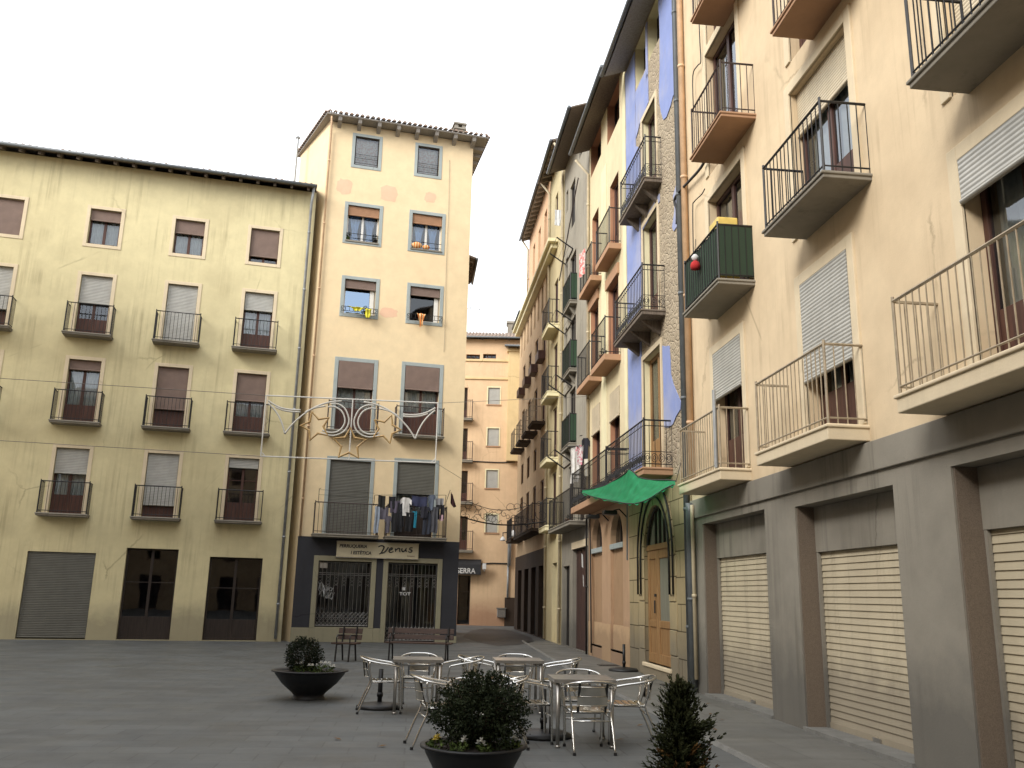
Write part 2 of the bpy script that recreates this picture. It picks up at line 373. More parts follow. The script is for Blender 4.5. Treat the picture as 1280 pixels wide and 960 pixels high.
def netmat():
    m, nt, bs = _new('green_shade_net'); v = coords(nt)
    f = noise(nt, v, 5, 4)
    nt.links.new(ramp(nt, f, [(.3, (.01,.20,.075)), (.7, (.025,.40,.16))]), bs.inputs['Base Color'])
    bs.inputs['Roughness'].default_value = .7
    tr = nt.nodes.new('ShaderNodeBsdfTranslucent'); tr.inputs[0].default_value = (.03,.55,.2,1)
    mx = nt.nodes.new('ShaderNodeMixShader'); mx.inputs[0].default_value = .5
    out = nt.nodes['Material Output']
    nt.links.new(bs.outputs[0], mx.inputs[1]); nt.links.new(tr.outputs[0], mx.inputs[2]); nt.links.new(mx.outputs[0], out.inputs['Surface'])
    bump(nt, bs, noise(nt, v, 12, 3), .4, .01)
    return m
M['net'] = netmat()
M['green_screen'] = slatmat('dark_green_screen_cloth', (.016,.045,.018), 7, .7, 'Y', .02, .5)

def cloth(name, col): return plain('cloth_'+name, col, .92, 0, .18, 5, .15)

# ------------------------------------------------------------------ builders
def wall(fc, s0, s1, t0, t1, holes, mat, parent, depth=7.0, reveal=.25, name='wall', hull=True, revmat=None, d=0.0):
    """front sheet with real openings and reveals, sides and back"""
    mb = MB(); P = fc.P
    S = sorted({round(x, 4) for x in [s0, s1]+[h[k] for h in holes for k in ('s0','s1')] if s0-1e-6 <= x <= s1+1e-6})
    T = sorted({round(x, 4) for x in [t0, t1]+[h[k] for h in holes for k in ('t0','t1')] if t0-1e-6 <= x <= t1+1e-6})
    for a, b in zip(S, S[1:]):
        for c, e in zip(T, T[1:]):
            ms, mt = (a+b)/2, (c+e)/2
            if any(h['s0'] < ms < h['s1'] and h['t0'] < mt < h['t1'] for h in holes): continue
            mb.quad(P(a,d,c), P(b,d,c), P(b,d,e), P(a,d,e))
    for h in holes:
        r = h.get('r', reveal); a, b, c, e = h['s0'], h['s1'], h['t0'], h['t1']
        mb.cur = 0 if revmat is None else 1
        if h.get('arch'):
            n = 14; w = (b-a)/2; hh = h.get('rise', w); sp = e-hh; cs = (a+b)/2
            arc = [(cs - w*math.cos(math.pi*k/n), sp + hh*math.sin(math.pi*k/n)) for k in range(n+1)]
            for (x0, y0), (x1, y1) in zip(arc, arc[1:]):
                mb.cur = 0
                mb.quad(P(x0,d,y0), P(x1,d,y1), P(x1,d,e), P(x0,d,e))
                mb.cur = 0 if revmat is None else 1
                mb.quad(P(x0,d,y0), P(x0,d-r,y0), P(x1,d-r,y1), P(x1,d,y1))
            top = sp
        else:
            top = e; mb.quad(P(a,d,e), P(a,d-r,e), P(b,d-r,e), P(b,d,e))
        mb.quad(P(a,d,c), P(a,d-r,c), P(a,d-r,top), P(a,d,top))
        mb.quad(P(b,d,c), P(b,d,top), P(b,d-r,top), P(b,d-r,c))
        mb.quad(P(a,d,c), P(b,d,c), P(b,d-r,c), P(a,d-r,c))
        mb.cur = 0
    if hull:
        a, b = s0+.004, s1-.004
        mb.quad(P(a,d,t0), P(a,d,t1), P(a,-depth,t1), P(a,-depth,t0))
        mb.quad(P(b,d,t0), P(b,-depth,t0), P(b,-depth,t1), P(b,d,t1))
        mb.quad(P(a,-depth,t0), P(a,-depth,t1), P(b,-depth,t1), P(b,-depth,t0))
        mb.quad(P(a,d-.02,t1-.02), P(b,d-.02,t1-.02), P(b,-depth,t1-.02), P(a,-depth,t1-.02))
    return mb.build(name, [mat, revmat or mat], parent)

def H(s0, s1, t0, t1, **k): return dict(s0=min(s0,s1), s1=max(s0,s1), t0=min(t0,t1), t1=max(t0,t1), **k)

def surround(fc, h, w, mat, parent, proud=.03, bottom=True, name='surround', top=None):
    a, b, c, e = h['s0'], h['s1'], h['t0'], h['t1']; top = w if top is None else top
    mb = MB()
    mb.fbox(fc, a-w, a, -.05, proud, c-(w if bottom else 0), e+top)
    mb.fbox(fc, b, b+w, -.05, proud, c-(w if bottom else 0), e+top)
    mb.fbox(fc, a, b, -.05, proud, e, e+top)
    if bottom: mb.fbox(fc, a, b, -.05, proud, c-w, c)
    return bevel(mb.build(name, mat, parent), .008)

def window(fc, h, parent, frame='brown_frame', name='window', glass='glass', curtain=None, blind=None, bfrac=.25, fw=.06,
           mull=1, bars=0, panel=0.0, setback=.05, cstyle='straight', backing=True, blind_out=None):
    """frame = the part, with pane, curtain and roller blind under it"""
    r = h.get('r', .25); a, b, c, e = h['s0'], h['s1'], h['t0'], h['t1']
    d1 = -(r-.07); d0 = -(r-.005)
    if h.get('arch'): e = e - h.get('rise', (b-a)/2)
    mb = MB()
    mb.fbox(fc, a+.002, a+fw, d0, d1, c+.002, e-.002); mb.fbox(fc, b-fw, b-.002, d0, d1, c+.002, e-.002)
    mb.fbox(fc, a+fw, b-fw, d0, d1, e-fw, e-.002); mb.fbox(fc, a+fw, b-fw, d0, d1, c+.002, c+fw*1.4)
    for k in range(mull):
        x = a+(b-a)*(k+1)/(mull+1); mb.fbox(fc, x-fw*.75, x+fw*.75, d0, d1, c+fw*1.4, e-fw)
    n = mull+1
    for k in range(n):
        x0, x1 = a+(b-a)*k/n, a+(b-a)*(k+1)/n
        x0 += fw*(.75 if k else 1); x1 -= fw*(.75 if k < n-1 else 1)
        if panel: mb.fbox(fc, x0, x1, d0+.015, d1-.012, c+fw*1.4, c+(e-c)*panel)
        for q in range(bars):
            y = c+(e-c)*panel+(e-c)*(1-panel)*(q+1)/(bars+1); mb.fbox(fc, x0, x1, d0+.01, d1-.01, y-.014, y+.014)
    w = bevel(mb.build(name, M[frame] if isinstance(frame, str) else frame, parent), .006)
    g = MB(); gd = (d0+d1)/2
    y0 = c+(e-c)*panel if panel else c+fw
    g.quad(fc.P(a+fw*.6,gd,y0), fc.P(b-fw*.6,gd,y0), fc.P(b-fw*.6,gd,e-fw*.6), fc.P(a+fw*.6,gd,e-fw*.6)); g.build('pane', M[glass], w)
    if curtain:
        mc = M[curtain]; cd = d0-.06
        spans = [(a+fw, (a+b)/2-.02), ((a+b)/2+.02, b-fw)] if n > 1 else [(a+fw, b-fw)]
        for x0, x1 in spans:
            q = MB()
            def fn(u, v, x0=x0, x1=x1):
                y = c+.05+(e-c-.1)*v; w2 = 1.0
                if cstyle == 'tied':  w2 = .35+.65*abs(v-.28)/.72 if v > .28 else .35+.3*(.28-v)/.28
                cx = (x0+x1)/2; x = cx+(u-.5)*(x1-x0)*w2
                return fc.P(x, cd-.02+.018*math.sin(u*26+x0*7), y)
            q.grid(fn, 28, 8); q.build('curtain', mc, w, True)
    if blind:
        q = MB(); bd = -.05 if blind_out is None else blind_out; y = e-(e-c)*bfrac
        q.fbox(fc, a+.015, b-.015, bd-.02, bd, y, e-.004)
        q.tube([fc.P(a+.015,bd-.005,y), fc.P(b-.015,bd-.005,y)], .03 if bfrac < .95 else .02, 8)
        q.build('roller_blind', M[blind], w)
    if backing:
        q = MB(); q.fbox(fc, a-.3, b+.3, -r-1.3, -r-1.25, c-.2, e+.2); q.build('unlit_room_panel', M['curtain_room_dark'], w)  # dark panel in place of the unlit room behind the pane
    return w

def bars_along(mb, P0, P1, z0, z1, gap, r):
    L = (P1-P0).length; n = max(1, int(round(L/gap)))
    for k in range(n+1):
        p = P0.lerp(P1, k/n); mb.tube([p+Vector((0,0,z0)), p+Vector((0,0,z1))], r, 5, caps=False)

def balcony(fc, s0, s1, t, proj, h, parent, slab, rail, thick=.14, gap=.12, scroll=False, brackets=0, name='balcony', lip=True, barr=.008, slab_name=None, screen=None, flip=False):
    mb = MB()
    mb.fbox(fc, s0, s1, -.02, proj, t-thick, t)
    if lip: mb.fbox(fc, s0-.02, s1+.02, -.01, proj+.025, t-.05, t-.012)
    for k in range(brackets):
        s = s0+(s1-s0)*(k+.5)/brackets
        P = fc.P; w = .06
        mb.hexa([P(s-w,.02,t-thick-.32),P(s+w,.02,t-thick-.32),P(s+w,-.02,t-thick-.32),P(s-w,-.02,t-thick-.32),
                 P(s-w,proj*.85,t-thick+.003),P(s+w,proj*.85,t-thick+.003),P(s+w,-.02,t-thick+.003),P(s-w,-.02,t-thick+.003)])
    b = bevel(mb.build(name, M[slab], parent), .012)
    r = MB(); e = .03; d = proj-e
    a0, a1 = s0+e, s1-e
    c0, c1, c2, c3 = fc.P(a0,.0,t), fc.P(a0,d,t), fc.P(a1,d,t), fc.P(a1,.0,t)
    for z, rad in ((h, .019), (.07, .012)):
        V = Vector((0,0,z)); r.tube([c0+V, c1+V, c2+V, c3+V], rad, 5)
    if scroll: 
        V = Vector((0,0,h-.12)); r.tube([c0+V, c1+V, c2+V, c3+V], .01, 5)
        V = Vector((0,0,.33)); r.tube([c0+V, c1+V, c2+V, c3+V], .009, 5)
    for A, B in ((c0,c1),(c1,c2),(c2,c3)):
        bars_along(r, A, B, .0, h, gap, barr)
        if scroll:
            L = (B-A).length; n = max(1, int(L/.15)); dr = (B-A).normalized()
            for k in range(n):
                p = A.lerp(B, (k+.5)/n)
                for zc, rr in ((.2, .062), (.2, .03)):
                    r.tube([p+dr*rr*math.cos(q*math.pi/5)+Vector((0,0,zc+rr*1.5*math.sin(q*math.pi/5))) for q in range(10)], .007, 4, closed=True)
    for c in (c1, c2): r.tube([c, c+Vector((0,0,h+.05))], .017, 6)
    r.build('railing', M[rail], b)
    if screen:
        q = MB(); off = -.016
        for A, B in ((fc.P(a0-off*0,.0,t),fc.P(a0,d+off,t)),(fc.P(a0,d+off,t),fc.P(a1,d+off,t)),(fc.P(a1,d+off,t),fc.P(a1,.0,t))):
            L = (B-A).length
            def fn(u, v, A=A, B=B):
                p = A.lerp(B, u); return p+Vector((0,0,.05+(h-.06)*v))+fc.n*(.01*math.sin(u*L0*14))
            L0 = L; q.grid(fn, max(4, int(L*14)), 2)
        q.build('screen_cloth', M[screen], b)
    return b

def roof(fc, s0, s1, t, proj, parent, depth=7.0, pitch=.36, under='eave_wood', raft=.55, both=True, gutter=True, tile='tile', side=0.0):
    """boarded eave with rafters, rows of half-round clay tiles, gutter"""
    P = fc.P; half = depth/2
    mb = MB(); rz = lambda d: t+(proj-d)*pitch
    a, b = s0+.01-side, s1-.01+side
    top = rz(-half)
    # deck: two slopes with thickness
    mb.hexa([P(a,proj,t-.05),P(b,proj,t-.05),P(b,-half,top-.05),P(a,-half,top-.05),P(a,proj,t),P(b,proj,t),P(b,-half,top),P(a,-half,top)])
    mb.hexa([P(a,-half,top-.05),P(b,-half,top-.05),P(b,-depth-.3,t-.05),P(a,-depth-.3,t-.05),P(a,-half,top),P(b,-half,top),P(b,-depth-.3,t),P(a,-depth-.3,t)])
    r = mb; n = max(2, int((b-a)/raft)) if raft else 0
    for k in range(n):
        s = a+(b-a)*(k+.5)/n
        r.hexa([P(s-.045,proj-.06,t-.17+.0),P(s+.045,proj-.06,t-.17),P(s+.045,-.1,rz(-.1)-.2),P(s-.045,-.1,rz(-.1)-.2),
                P(s-.045,proj-.06,t-.04),P(s+.045,proj-.06,t-.04),P(s+.045,-.1,rz(-.1)-.04),P(s-.045,-.1,rz(-.1)-.04)])
    o = mb.build('roof', M[under], parent)
    # gable triangles
    g = MB()
    for s in (s0+.015, s1-.015): g.face(g.pts([P(s,0,rz(0)-.05), P(s,-half,top-.06), P(s,-depth,t-.05)]))
    g.build('gable', M['concrete'], o)
    q = MB(); step = .21; n = int((b-a)/step)
    for k in range(n):
        s = a+step*(k+.5); jit = random.uniform(-.03, .03)
        for (d0, d1, z0, z1) in ((proj+.07+jit, -half, rz(proj+.07), top), (-half, -depth-.36, top, t-.02)):
            prev = None
            for j in range(6):
                x = s-.085+.17*j/5; hgt = .02+.075*math.sin(math.pi*j/5)
                A, B = P(x,d0,z0+hgt), P(x,d1,z1+hgt)
                if prev: q.quad(prev[0], A, B, prev[1])
                prev = (A, B)
            if d0 > 0:
                q.face(q.pts([P(s-.085+.17*j/5, d0, z0+.02+.075*math.sin(math.pi*j/5)) for j in range(6)]))
        q.quad(P(s+.06,proj+.05,t+.012), P(s+.15,proj+.05,t+.012), P(s+.15,-half,top+.012), P(s+.06,-half,top+.012))
    q.build('roof_tiles', M[tile], o, True)
    if gutter:
        u = MB(); u.tube([P(a,proj+.09,t-.03), P(b,proj+.09,t-.03)], .06, 8); u.build('gutter', M['pipe_grey'] if gutter is True else M[gutter], o, True)
    return o

def downpipe(pts, r, mat, parent, brackets=True):
    mb = MB(); mb.tube(pts, r, 10)
    if brackets:
        a, b = Vector(pts[-2]), Vector(pts[-1]); n = int((a-b).length/2.2)
        for k in range(n):
            p = a.lerp(b, (k+.5)/max(1, n)); mb.lathe(p, [(r+.012,-.03),(r+.012,.03)], 10)
    return mb.build('downpipe', M[mat], parent, True)

def text_obj(name, s, size, fc, sc, tc, d, mat, parent, shear=0.0, bold=0.0, align='LEFT', depth=.006, sx=1.0):
    cu = bpy.data.curves.new(name, 'FONT'); cu.body = s; cu.size = size; cu.shear = shear; cu.offset = bold; cu.extrude = depth
    cu.align_x = align
    tmp = bpy.data.objects.new('tmp', cu); COL.objects.link(tmp)
    dg = bpy.context.evaluated_depsgraph_get()
    me = bpy.data.meshes.new_from_object(tmp.evaluated_get(dg)); bpy.data.objects.remove(tmp); bpy.data.curves.remove(cu)
    mt = Matrix((fc.u, Vector((0,0,1)), fc.n)).transposed()
    for v in me.vertices: v.co = mt @ Vector((v.co.x*sx, v.co.y, v.co.z))
    me.materials.clear(); me.materials.append(M[mat]); me.name = name
    o = bpy.data.objects.new(name, me); COL.objects.link(o); o.parent = parent; WL[o] = fc.P(sc, d, tc); o.location = WL[o]-WL[parent]
    return o

def garment(name, kind, p, u, w, h, mat, label, group, cat='garment', thick=.012, seed=0):
    """hanging cloth with folds; p is the top-left corner on the line, u the line's direction"""
    rnd = random.Random(seed); p = Vector(p); u = Vector(u).normalized(); n = Vector((u.y, -u.x, 0)); mb = MB()
    ph = rnd.uniform(0, 6)
    def at(x, y, side): # x,y in metres from top-left, y down
        k = .5+.5*y/max(h, .01)
        off = .022*k*math.sin(x*30/max(w,.2)*.35+ph)+.012*k*math.sin(x*47+ph*2+y*5)
        return p + u*(x+.02*math.sin(y*7+ph)*y) + n*(off+side*thick/2) - Vector((0,0,y+.012*math.sin(x*9+ph)))
    def patch(f, nu=10, nv=10):
        for side in (1, -1): mb.grid(lambda a, b: at(*f(a, b), side), nu, nv)
        for fixed, rng in (((0,None),nv), ((1,None),nv)):
            for k in range(rng):
                q = [f(fixed[0], k/rng), f(fixed[0], (k+1)/rng)]
                mb.quad(at(*q[0],1), at(*q[1],1), at(*q[1],-1), at(*q[0],-1))
        for v in (0, 1):
            for k in range(nu):
                q = [f(k/nu, v), f((k+1)/nu, v)]
                mb.quad(at(*q[0],1), at(*q[1],1), at(*q[1],-1), at(*q[0],-1))
    if kind == 'towel': patch(lambda a, b: (a*w*(1-.06*b)+.03*b*w, b*h*(1+.05*a)))
    elif kind == 'shirt':
        patch(lambda a, b: (w*.2+a*w*.6*(1+.05*b), b*h))
        patch(lambda a, b: (w*(.2-.2*a), h*(.02+.10*a)+b*h*.26), 5, 5)
        patch(lambda a, b: (w*(.8+.2*a), h*(.02+.10*a)+b*h*.26), 5, 5)
    elif kind == 'trousers':
        patch(lambda a, b: (a*w, b*h*.3), 10, 4)
        patch(lambda a, b: (a*w*.46+.0*b, h*.3+b*h*.7), 6, 8)
        patch(lambda a, b: (w*.54+a*w*.46, h*.3+b*h*.66), 6, 8)
    o = mb.build(name, mat, None, True); return tag(o, label, cat, group)

def smooth(ps, n=4):
    out = []
    for i in range(len(ps)-1):
        a, b, c, d = ps[max(i-1,0)], ps[i], ps[i+1], ps[min(i+2,len(ps)-1)]
        for k in range(n):
            t = k/n; out.append(.5*((2*b)+(c-a)*t+(2*a-5*b+4*c-d)*t*t+(3*b-a-3*c+d)*t**3))
    return out+[ps[-1]]

# ================================================================== SETTING
g = MB(); g.quad((-150,-120,0),(150,-120,0),(150,260,0),(-150,260,0))
tag(g.build('square_pavement', M['ground']), kind='structure')
g = MB(); g.quad((3.55,-2,.004),(5.6,-2,.004),(5.6,34,.004),(4.2,34,.004),(3.7,20,.004))
tag(g.build('footpath', M['strip']), kind='structure')
g = MB(); g.tube([(3.55,-2,.002),(3.7,20,.002),(4.2,34,.002)], .045, 6)
tag(g.build('kerb', M['joint']), kind='structure')
# dark asphalt patch in the mouth of the lane
ring = [onZ(x, y, .004) for x, y in ((578,796),(588,788.5),(606,785.5),(632,787),(648,791),(664,797),(668,802),(648,806),(622,807.5),(598,803))]
for p in ring: p.z = .004
g = MB(); g.face(g.pts(ring)); tag(g.build('asphalt', M['asphalt']), kind='structure')

# ================================================================== CORNER HOUSE
p0 = onZ(460, 803); a9 = R_(9.0)
L0 = Fac(p0.x, p0.y, math.cos(a9), math.sin(a9))
sL = L0.st(373.5, 660)[0]; sR = L0.st(574.2, 674)[0]
L = Fac(*(L0.P(sL, 0, 0).xy), math.cos(a9), math.sin(a9)); W = sR-sL
def LH(tl, br, **k):
    a = L.st(*tl); b = L.st(*br); return H(a[0], b[0], a[1], b[1], **k)
tB = L.st(470, 673.6)[1]
tE = L.st(400, 139.5, .5)[1]-.02
t1 = L.st(430, 667.5, .6)[1]; t2 = L.st(440, 537.5, .45)[1]
f5 = [LH((445,170),(472.4,210)), LH((523,182),(548,220.6))]
f4 = [LH((435.6,256),(472.2,304.6)), LH((516,266.3),(551.2,314.6))]
f3 = [LH((431.7,348.4),(468,395)), LH((513.3,357.6),(548.7,404))]
def withbot(h, t): h['t0'] = t; return h
f2 = [withbot(LH((423.6,450.6),(463.5,530)), t2), withbot(LH((507,456.7),(546.6,540)), t2)]
f1 = [withbot(LH((413.5,574.5),(459.7,650)), t1), withbot(LH((497.5,577),(541,660)), t1)]
for h in f5: h['r'] = .12
house = thing('corner_house', L.P(W/2, -2, 0), 'tall narrow apricot corner house with grey-blue window surrounds above the hair salon', 'house')
wall(L, 0, W, tB, tE-.02, f5+f4+f3+f2+f1, M['corner_wall'], house, reveal=.24, hull=False)
mb = MB(); P = L.P
mb.quad(P(0,0,0), P(0,0,tE), P(-1.0,-3.2,tE), P(-1.0,-3.2,0)); mb.quad(P(W,0,0), P(W+.12,-4.2,0), P(W+.12,-4.2,tE), P(W,0,tE))
mb.quad(P(-1,-3.2,0), P(-1,-3.2,tE), P(W+.12,-4.2,tE), P(W+.12,-4.2,0))
mb.build('side_wall', M['corner_wall'], house)
# peach repair patches between the two top floors
for (cx, cy, w, h) in ((431,233,22,24),(486,242,26,24),(538,247,17,17),(485,391,26,14)):
    s, t = L.st(cx, cy); k = 30/1100
    q = MB(); rr = [P(s+w*k/2*math.cos(i*math.pi/9)*random.uniform(.8,1.1)*(abs(math.cos(i*math.pi/9))+.01)**-.4, .003, t+h*k/2*math.sin(i*math.pi/9)*random.uniform(.8,1.1)*(abs(math.sin(i*math.pi/9))+.01)**-.4) for i in range(18)]
    q.face(q.pts(rr)); q.build('plaster_patch', M['peach_patch'], house)
# hipped roof
e = tE; A, B, C, D = P(-.15,.5,e), P(W+.5,.5,e), P(W+.6,-4.4,e), P(-1.15,-3.4,e)
r1, r2 = P(1.4,-1.6,e+1.0), P(W-1.6,-1.9,e+1.0)
up_ = Vector((0,0,.06))
mb = MB(); i = mb.pts([A,B,C,D,A+up_,B+up_,C+up_,D+up_,r1,r2])
for q in ((3,2,1,0),(0,1,5,4),(1,2,6,5),(2,3,7,6),(3,0,4,7),(4,5,9,8),(5,6,9),(6,7,8,9),(7,4,8)): mb.face([i[k] for k in q])
rf = mb.build('roof', M['eave_grey'], house)
q = MB()
def tile_rows(q, a, b, ra, rb, step=.2):
    a, b, ra, rb = (Vector(x) for x in (a,b,ra,rb)); n = int((b-a).length/step); ax = (b-a).normalized(); zz = Vector((0,0,1))
    out = (ax.cross(zz)).normalized()
    for k in range(n):
        f = (k+.5)/n; lo = a.lerp(b, f)+out*.08; hi = None
        # slope end on the ridge or a hip
        run = ra-a; 
        tl = (b-a).length; s = f*tl; sa = (ra-a).dot(ax); sb = (rb-a).dot(ax)
        top = ra.lerp(rb, (s-sa)/(sb-sa)) if sa < s < sb and sb > sa+.01 else (a.lerp(ra, s/max(sa,.01)) if s <= sa else b.lerp(rb, (tl-s)/max(tl-sb,.01)))
        prev = None
        for j in range(6):
            off = ax*(-.085+.17*j/5); h = Vector((0,0,.015+.08*math.sin(math.pi*j/5)))
            Lp, Hp = lo+off+h, top+ax*(-.085+.17*j/5)*(1 if sa < s < sb else .3)+h
            if prev: q.quad(prev[0], Lp, Hp, prev[1])
            prev = (Lp, Hp)
        q.face(q.pts([lo+ax*(-.085+.17*j/5)+Vector((0,0,.015+.08*math.sin(math.pi*j/5))) for j in range(6)]))
tile_rows(q, A+up_, B+up_, r1, r2); tile_rows(q, B+up_, C+up_, r2, r2+(r2-r1)*.001); tile_rows(q, D+up_, A+up_, r1, r1+(r1-r2)*.001)
q.build('roof_tiles', M['tile'], rf, True)
for k in range(8):
    s = .35+(W-.4)*k/7.0; q = MB()
    q.hexa([P(s-.07,.40,e-.15),P(s+.07,.40,e-.15),P(s+.07,-.05,e-.28),P(s-.07,-.05,e-.28),P(s-.07,.46,e-.004),P(s+.07,.46,e-.004),P(s+.07,-.05,e-.004),P(s-.07,-.05,e-.004)])
    q.build('eave_corbel', M['eave_grey'], rf)
for k in range(6):
    q = MB(); c = P(W+.07, -.3-.6*k, e); q.box(c+L.u*.2-Vector((0,0,.079)), .44, .1, .15, a9); q.build('eave_corbel', M['eave_grey'], rf)
q = MB(); cx = L.st(574, 164, -1.5)[0]; q.fbox(L, cx-.22, cx+.22, -1.75, -1.3, e+.3, e+1.25); q.fbox(L, cx-.26, cx+.26, -1.8, -1.25, e+1.25, e+1.32)
for k in (0,1): q.fbox(L, cx-.22+.3*k, cx-.08+.3*k, -1.75, -1.3, e+1.32, e+1.47)
q.fbox(L, cx-.27, cx+.27, -1.8, -1.25, e+1.47, e+1.54)
q.build('chimney', M['concrete'], rf)
downpipe([P(.02,.45,e-.05), P(.06,.1,e-.45), P(.06,.06,tB)], .035, 'pipe_peach', house)
# windows
for k, h in enumerate(f5):
    w = window(L, h, house, 'dark_frame', curtain='straw', glass='glass', mull=0, setback=.02, fw=.04)
    surround(L, h, .12, M['surround'], w, .02)
    q = MB()
    for z in (.1,.3,.46): q.tube([P(h['s0'],.0,h['t0']+z), P(h['s1'],.0,h['t0']+z)], .008, 5)
    q.build('window_bar', M['iron'], w)
for k, h in enumerate(f4):
    w = window(L, h, house, 'white_frame', curtain='curtain_blue', cstyle='tied', blind='blind_tan', bfrac=.26, fw=.055)
    surround(L, h, .13, M['surround'], w, .02)
    q = MB(); q.fbox(L, h['s0']-.03, h['s1']+.03, -.2, .05, h['t0']-.05, h['t0']+.005); q.build('sill', M['concrete'], w)
    q = MB(); q.tube([P(h['s0'],.02,h['t0']+.28), P(h['s1'],.02,h['t0']+.28)], .011, 5); q.tube([P(h['s0'],.02,h['t0']+.1), P(h['s1'],.02,h['t0']+.1)], .008, 5); q.build('window_bar', M['iron'], w)
for k, h in enumerate(f3):
    w = window(L, h, house, 'white_frame', curtain=None, glass='glass_sky_tint' if k == 0 else 'glass_dark', blind='blind_brown', bfrac=.24, fw=.05, mull=0)
    surround(L, h, .13, M['surround'], w, .02)
    q = MB(); q.fbox(L, h['s1']-.2, h['s1']-.055, -.16, -.12, h['t0']+.05, h['t1']-.1); q.build('open_sash', M['white_frame'], w)
    q = MB(); s0, s1, tb = h['s0']-.08, h['s1']+.08, h['t0']+.0
    for z in (.03,.2): q.tube([P(s0,.0,tb+z),P(s0,.2,tb+z),P(s1,.2,tb+z),P(s1,.0,tb+z)], .011, 5)
    nn = 9
    for j in range(nn+1):
        s = s0+(s1-s0)*j/nn; q.tube([P(s,.2,tb+.03), P(s,.2,tb+.2)], .009, 5)
    for ss in (s0+.1, s1-.1):
        q.tube([P(ss+.06*math.cos(t*math.pi/4),.2,tb+.115+.06*math.sin(t*math.pi/4)) for t in range(8)], .009, 5, True)
    q.build('flower_rail', M['iron'], w)
for k, h in enumerate(f2):
    w = window(L, h, house, 'brown_frame', name='balcony_door', curtain='curtain_white', blind='blind_brown', bfrac=.38 if k == 0 else .34, fw=.06, mull=1, panel=.35, blind_out=.02)
    surround(L, h, .14, M['surround'], w, .02, bottom=False)
for k, h in enumerate(f1):
    w = window(L, h, house, 'dark_frame', name='balcony_door', curtain='curtain_white' if k else None, blind='blind_grey', bfrac=.99 if k == 0 else .42, fw=.06, mull=1, panel=.3, blind_out=-.06)
    surround(L, h, .13, M['surround'], w, .02, bottom=False)
def Ls(px, py, d=0): return L.st(px, py, d)[0]
balcony(L, Ls(410.5,500,.45), Ls(475,500,.45), t2, .45, 1.0, house, 'concrete', 'iron_brown', thick=.1, gap=.13)
balcony(L, Ls(495.5,503,.45), Ls(556.8,503,.45), t2, .45, 1.0, house, 'concrete', 'iron_brown', thick=.1, gap=.13)
bl1 = balcony(L, Ls(390.5,668,.6), Ls(473,668,.6), t1, .6, 1.05, house, 'concrete', 'iron_brown', thick=.12, gap=.13)
br1 = balcony(L, Ls(482,668,.6), Ls(558.5,668,.6), t1, .6, 1.05, house, 'concrete', 'iron_brown', thick=.12, gap=.13)
q = MB(); s = Ls(400,600,.58); q.tube([P(s,.57,t1+1.0), P(s,.57,t1+1.5), P(s+.06,.57,t1+1.52)], .01, 5)
for z in (1.47,1.3): q.tube([P(s,.57,t1+z), P(Ls(470,600,.58),.57,t1+z-.03)], .004, 4)
q.build('clothes_line', M['iron'], bl1)
# shop front on the ground floor
sg = [LH((398.6,701.5),(459.8,784.3)), LH((485.5,702.5),(543.0,801.5))]
sg[1]['t0'] = .03; sg[0]['r'] = sg[1]['r'] = .22
for h in sg: h['t1'] = (sg[0]['t1']+sg[1]['t1'])/2
plin = L.st(430, 785)[1]
wall(L, 0, W, 0, tB-.004, sg, M['shop_wall'], house, reveal=.22, hull=False, name='shop_front', d=.02)
tw = .17
for (sa, sb, d1_, zt_) in ((-.01, sg[0]['s0']-tw, .045, plin), (sg[0]['s1']+tw, sg[1]['s0']-tw, .045, plin), (sg[0]['s0']-tw+.001, sg[0]['s1']+tw-.001, .04, sg[0]['t0']), (sg[1]['s1']+tw, W+.01, .045, plin*.5)):
    q = MB(); q.fbox(L, sa, sb, .0, d1_, 0, zt_); bevel(q.build('shop_plinth', M['cream_trim'], house), .01)
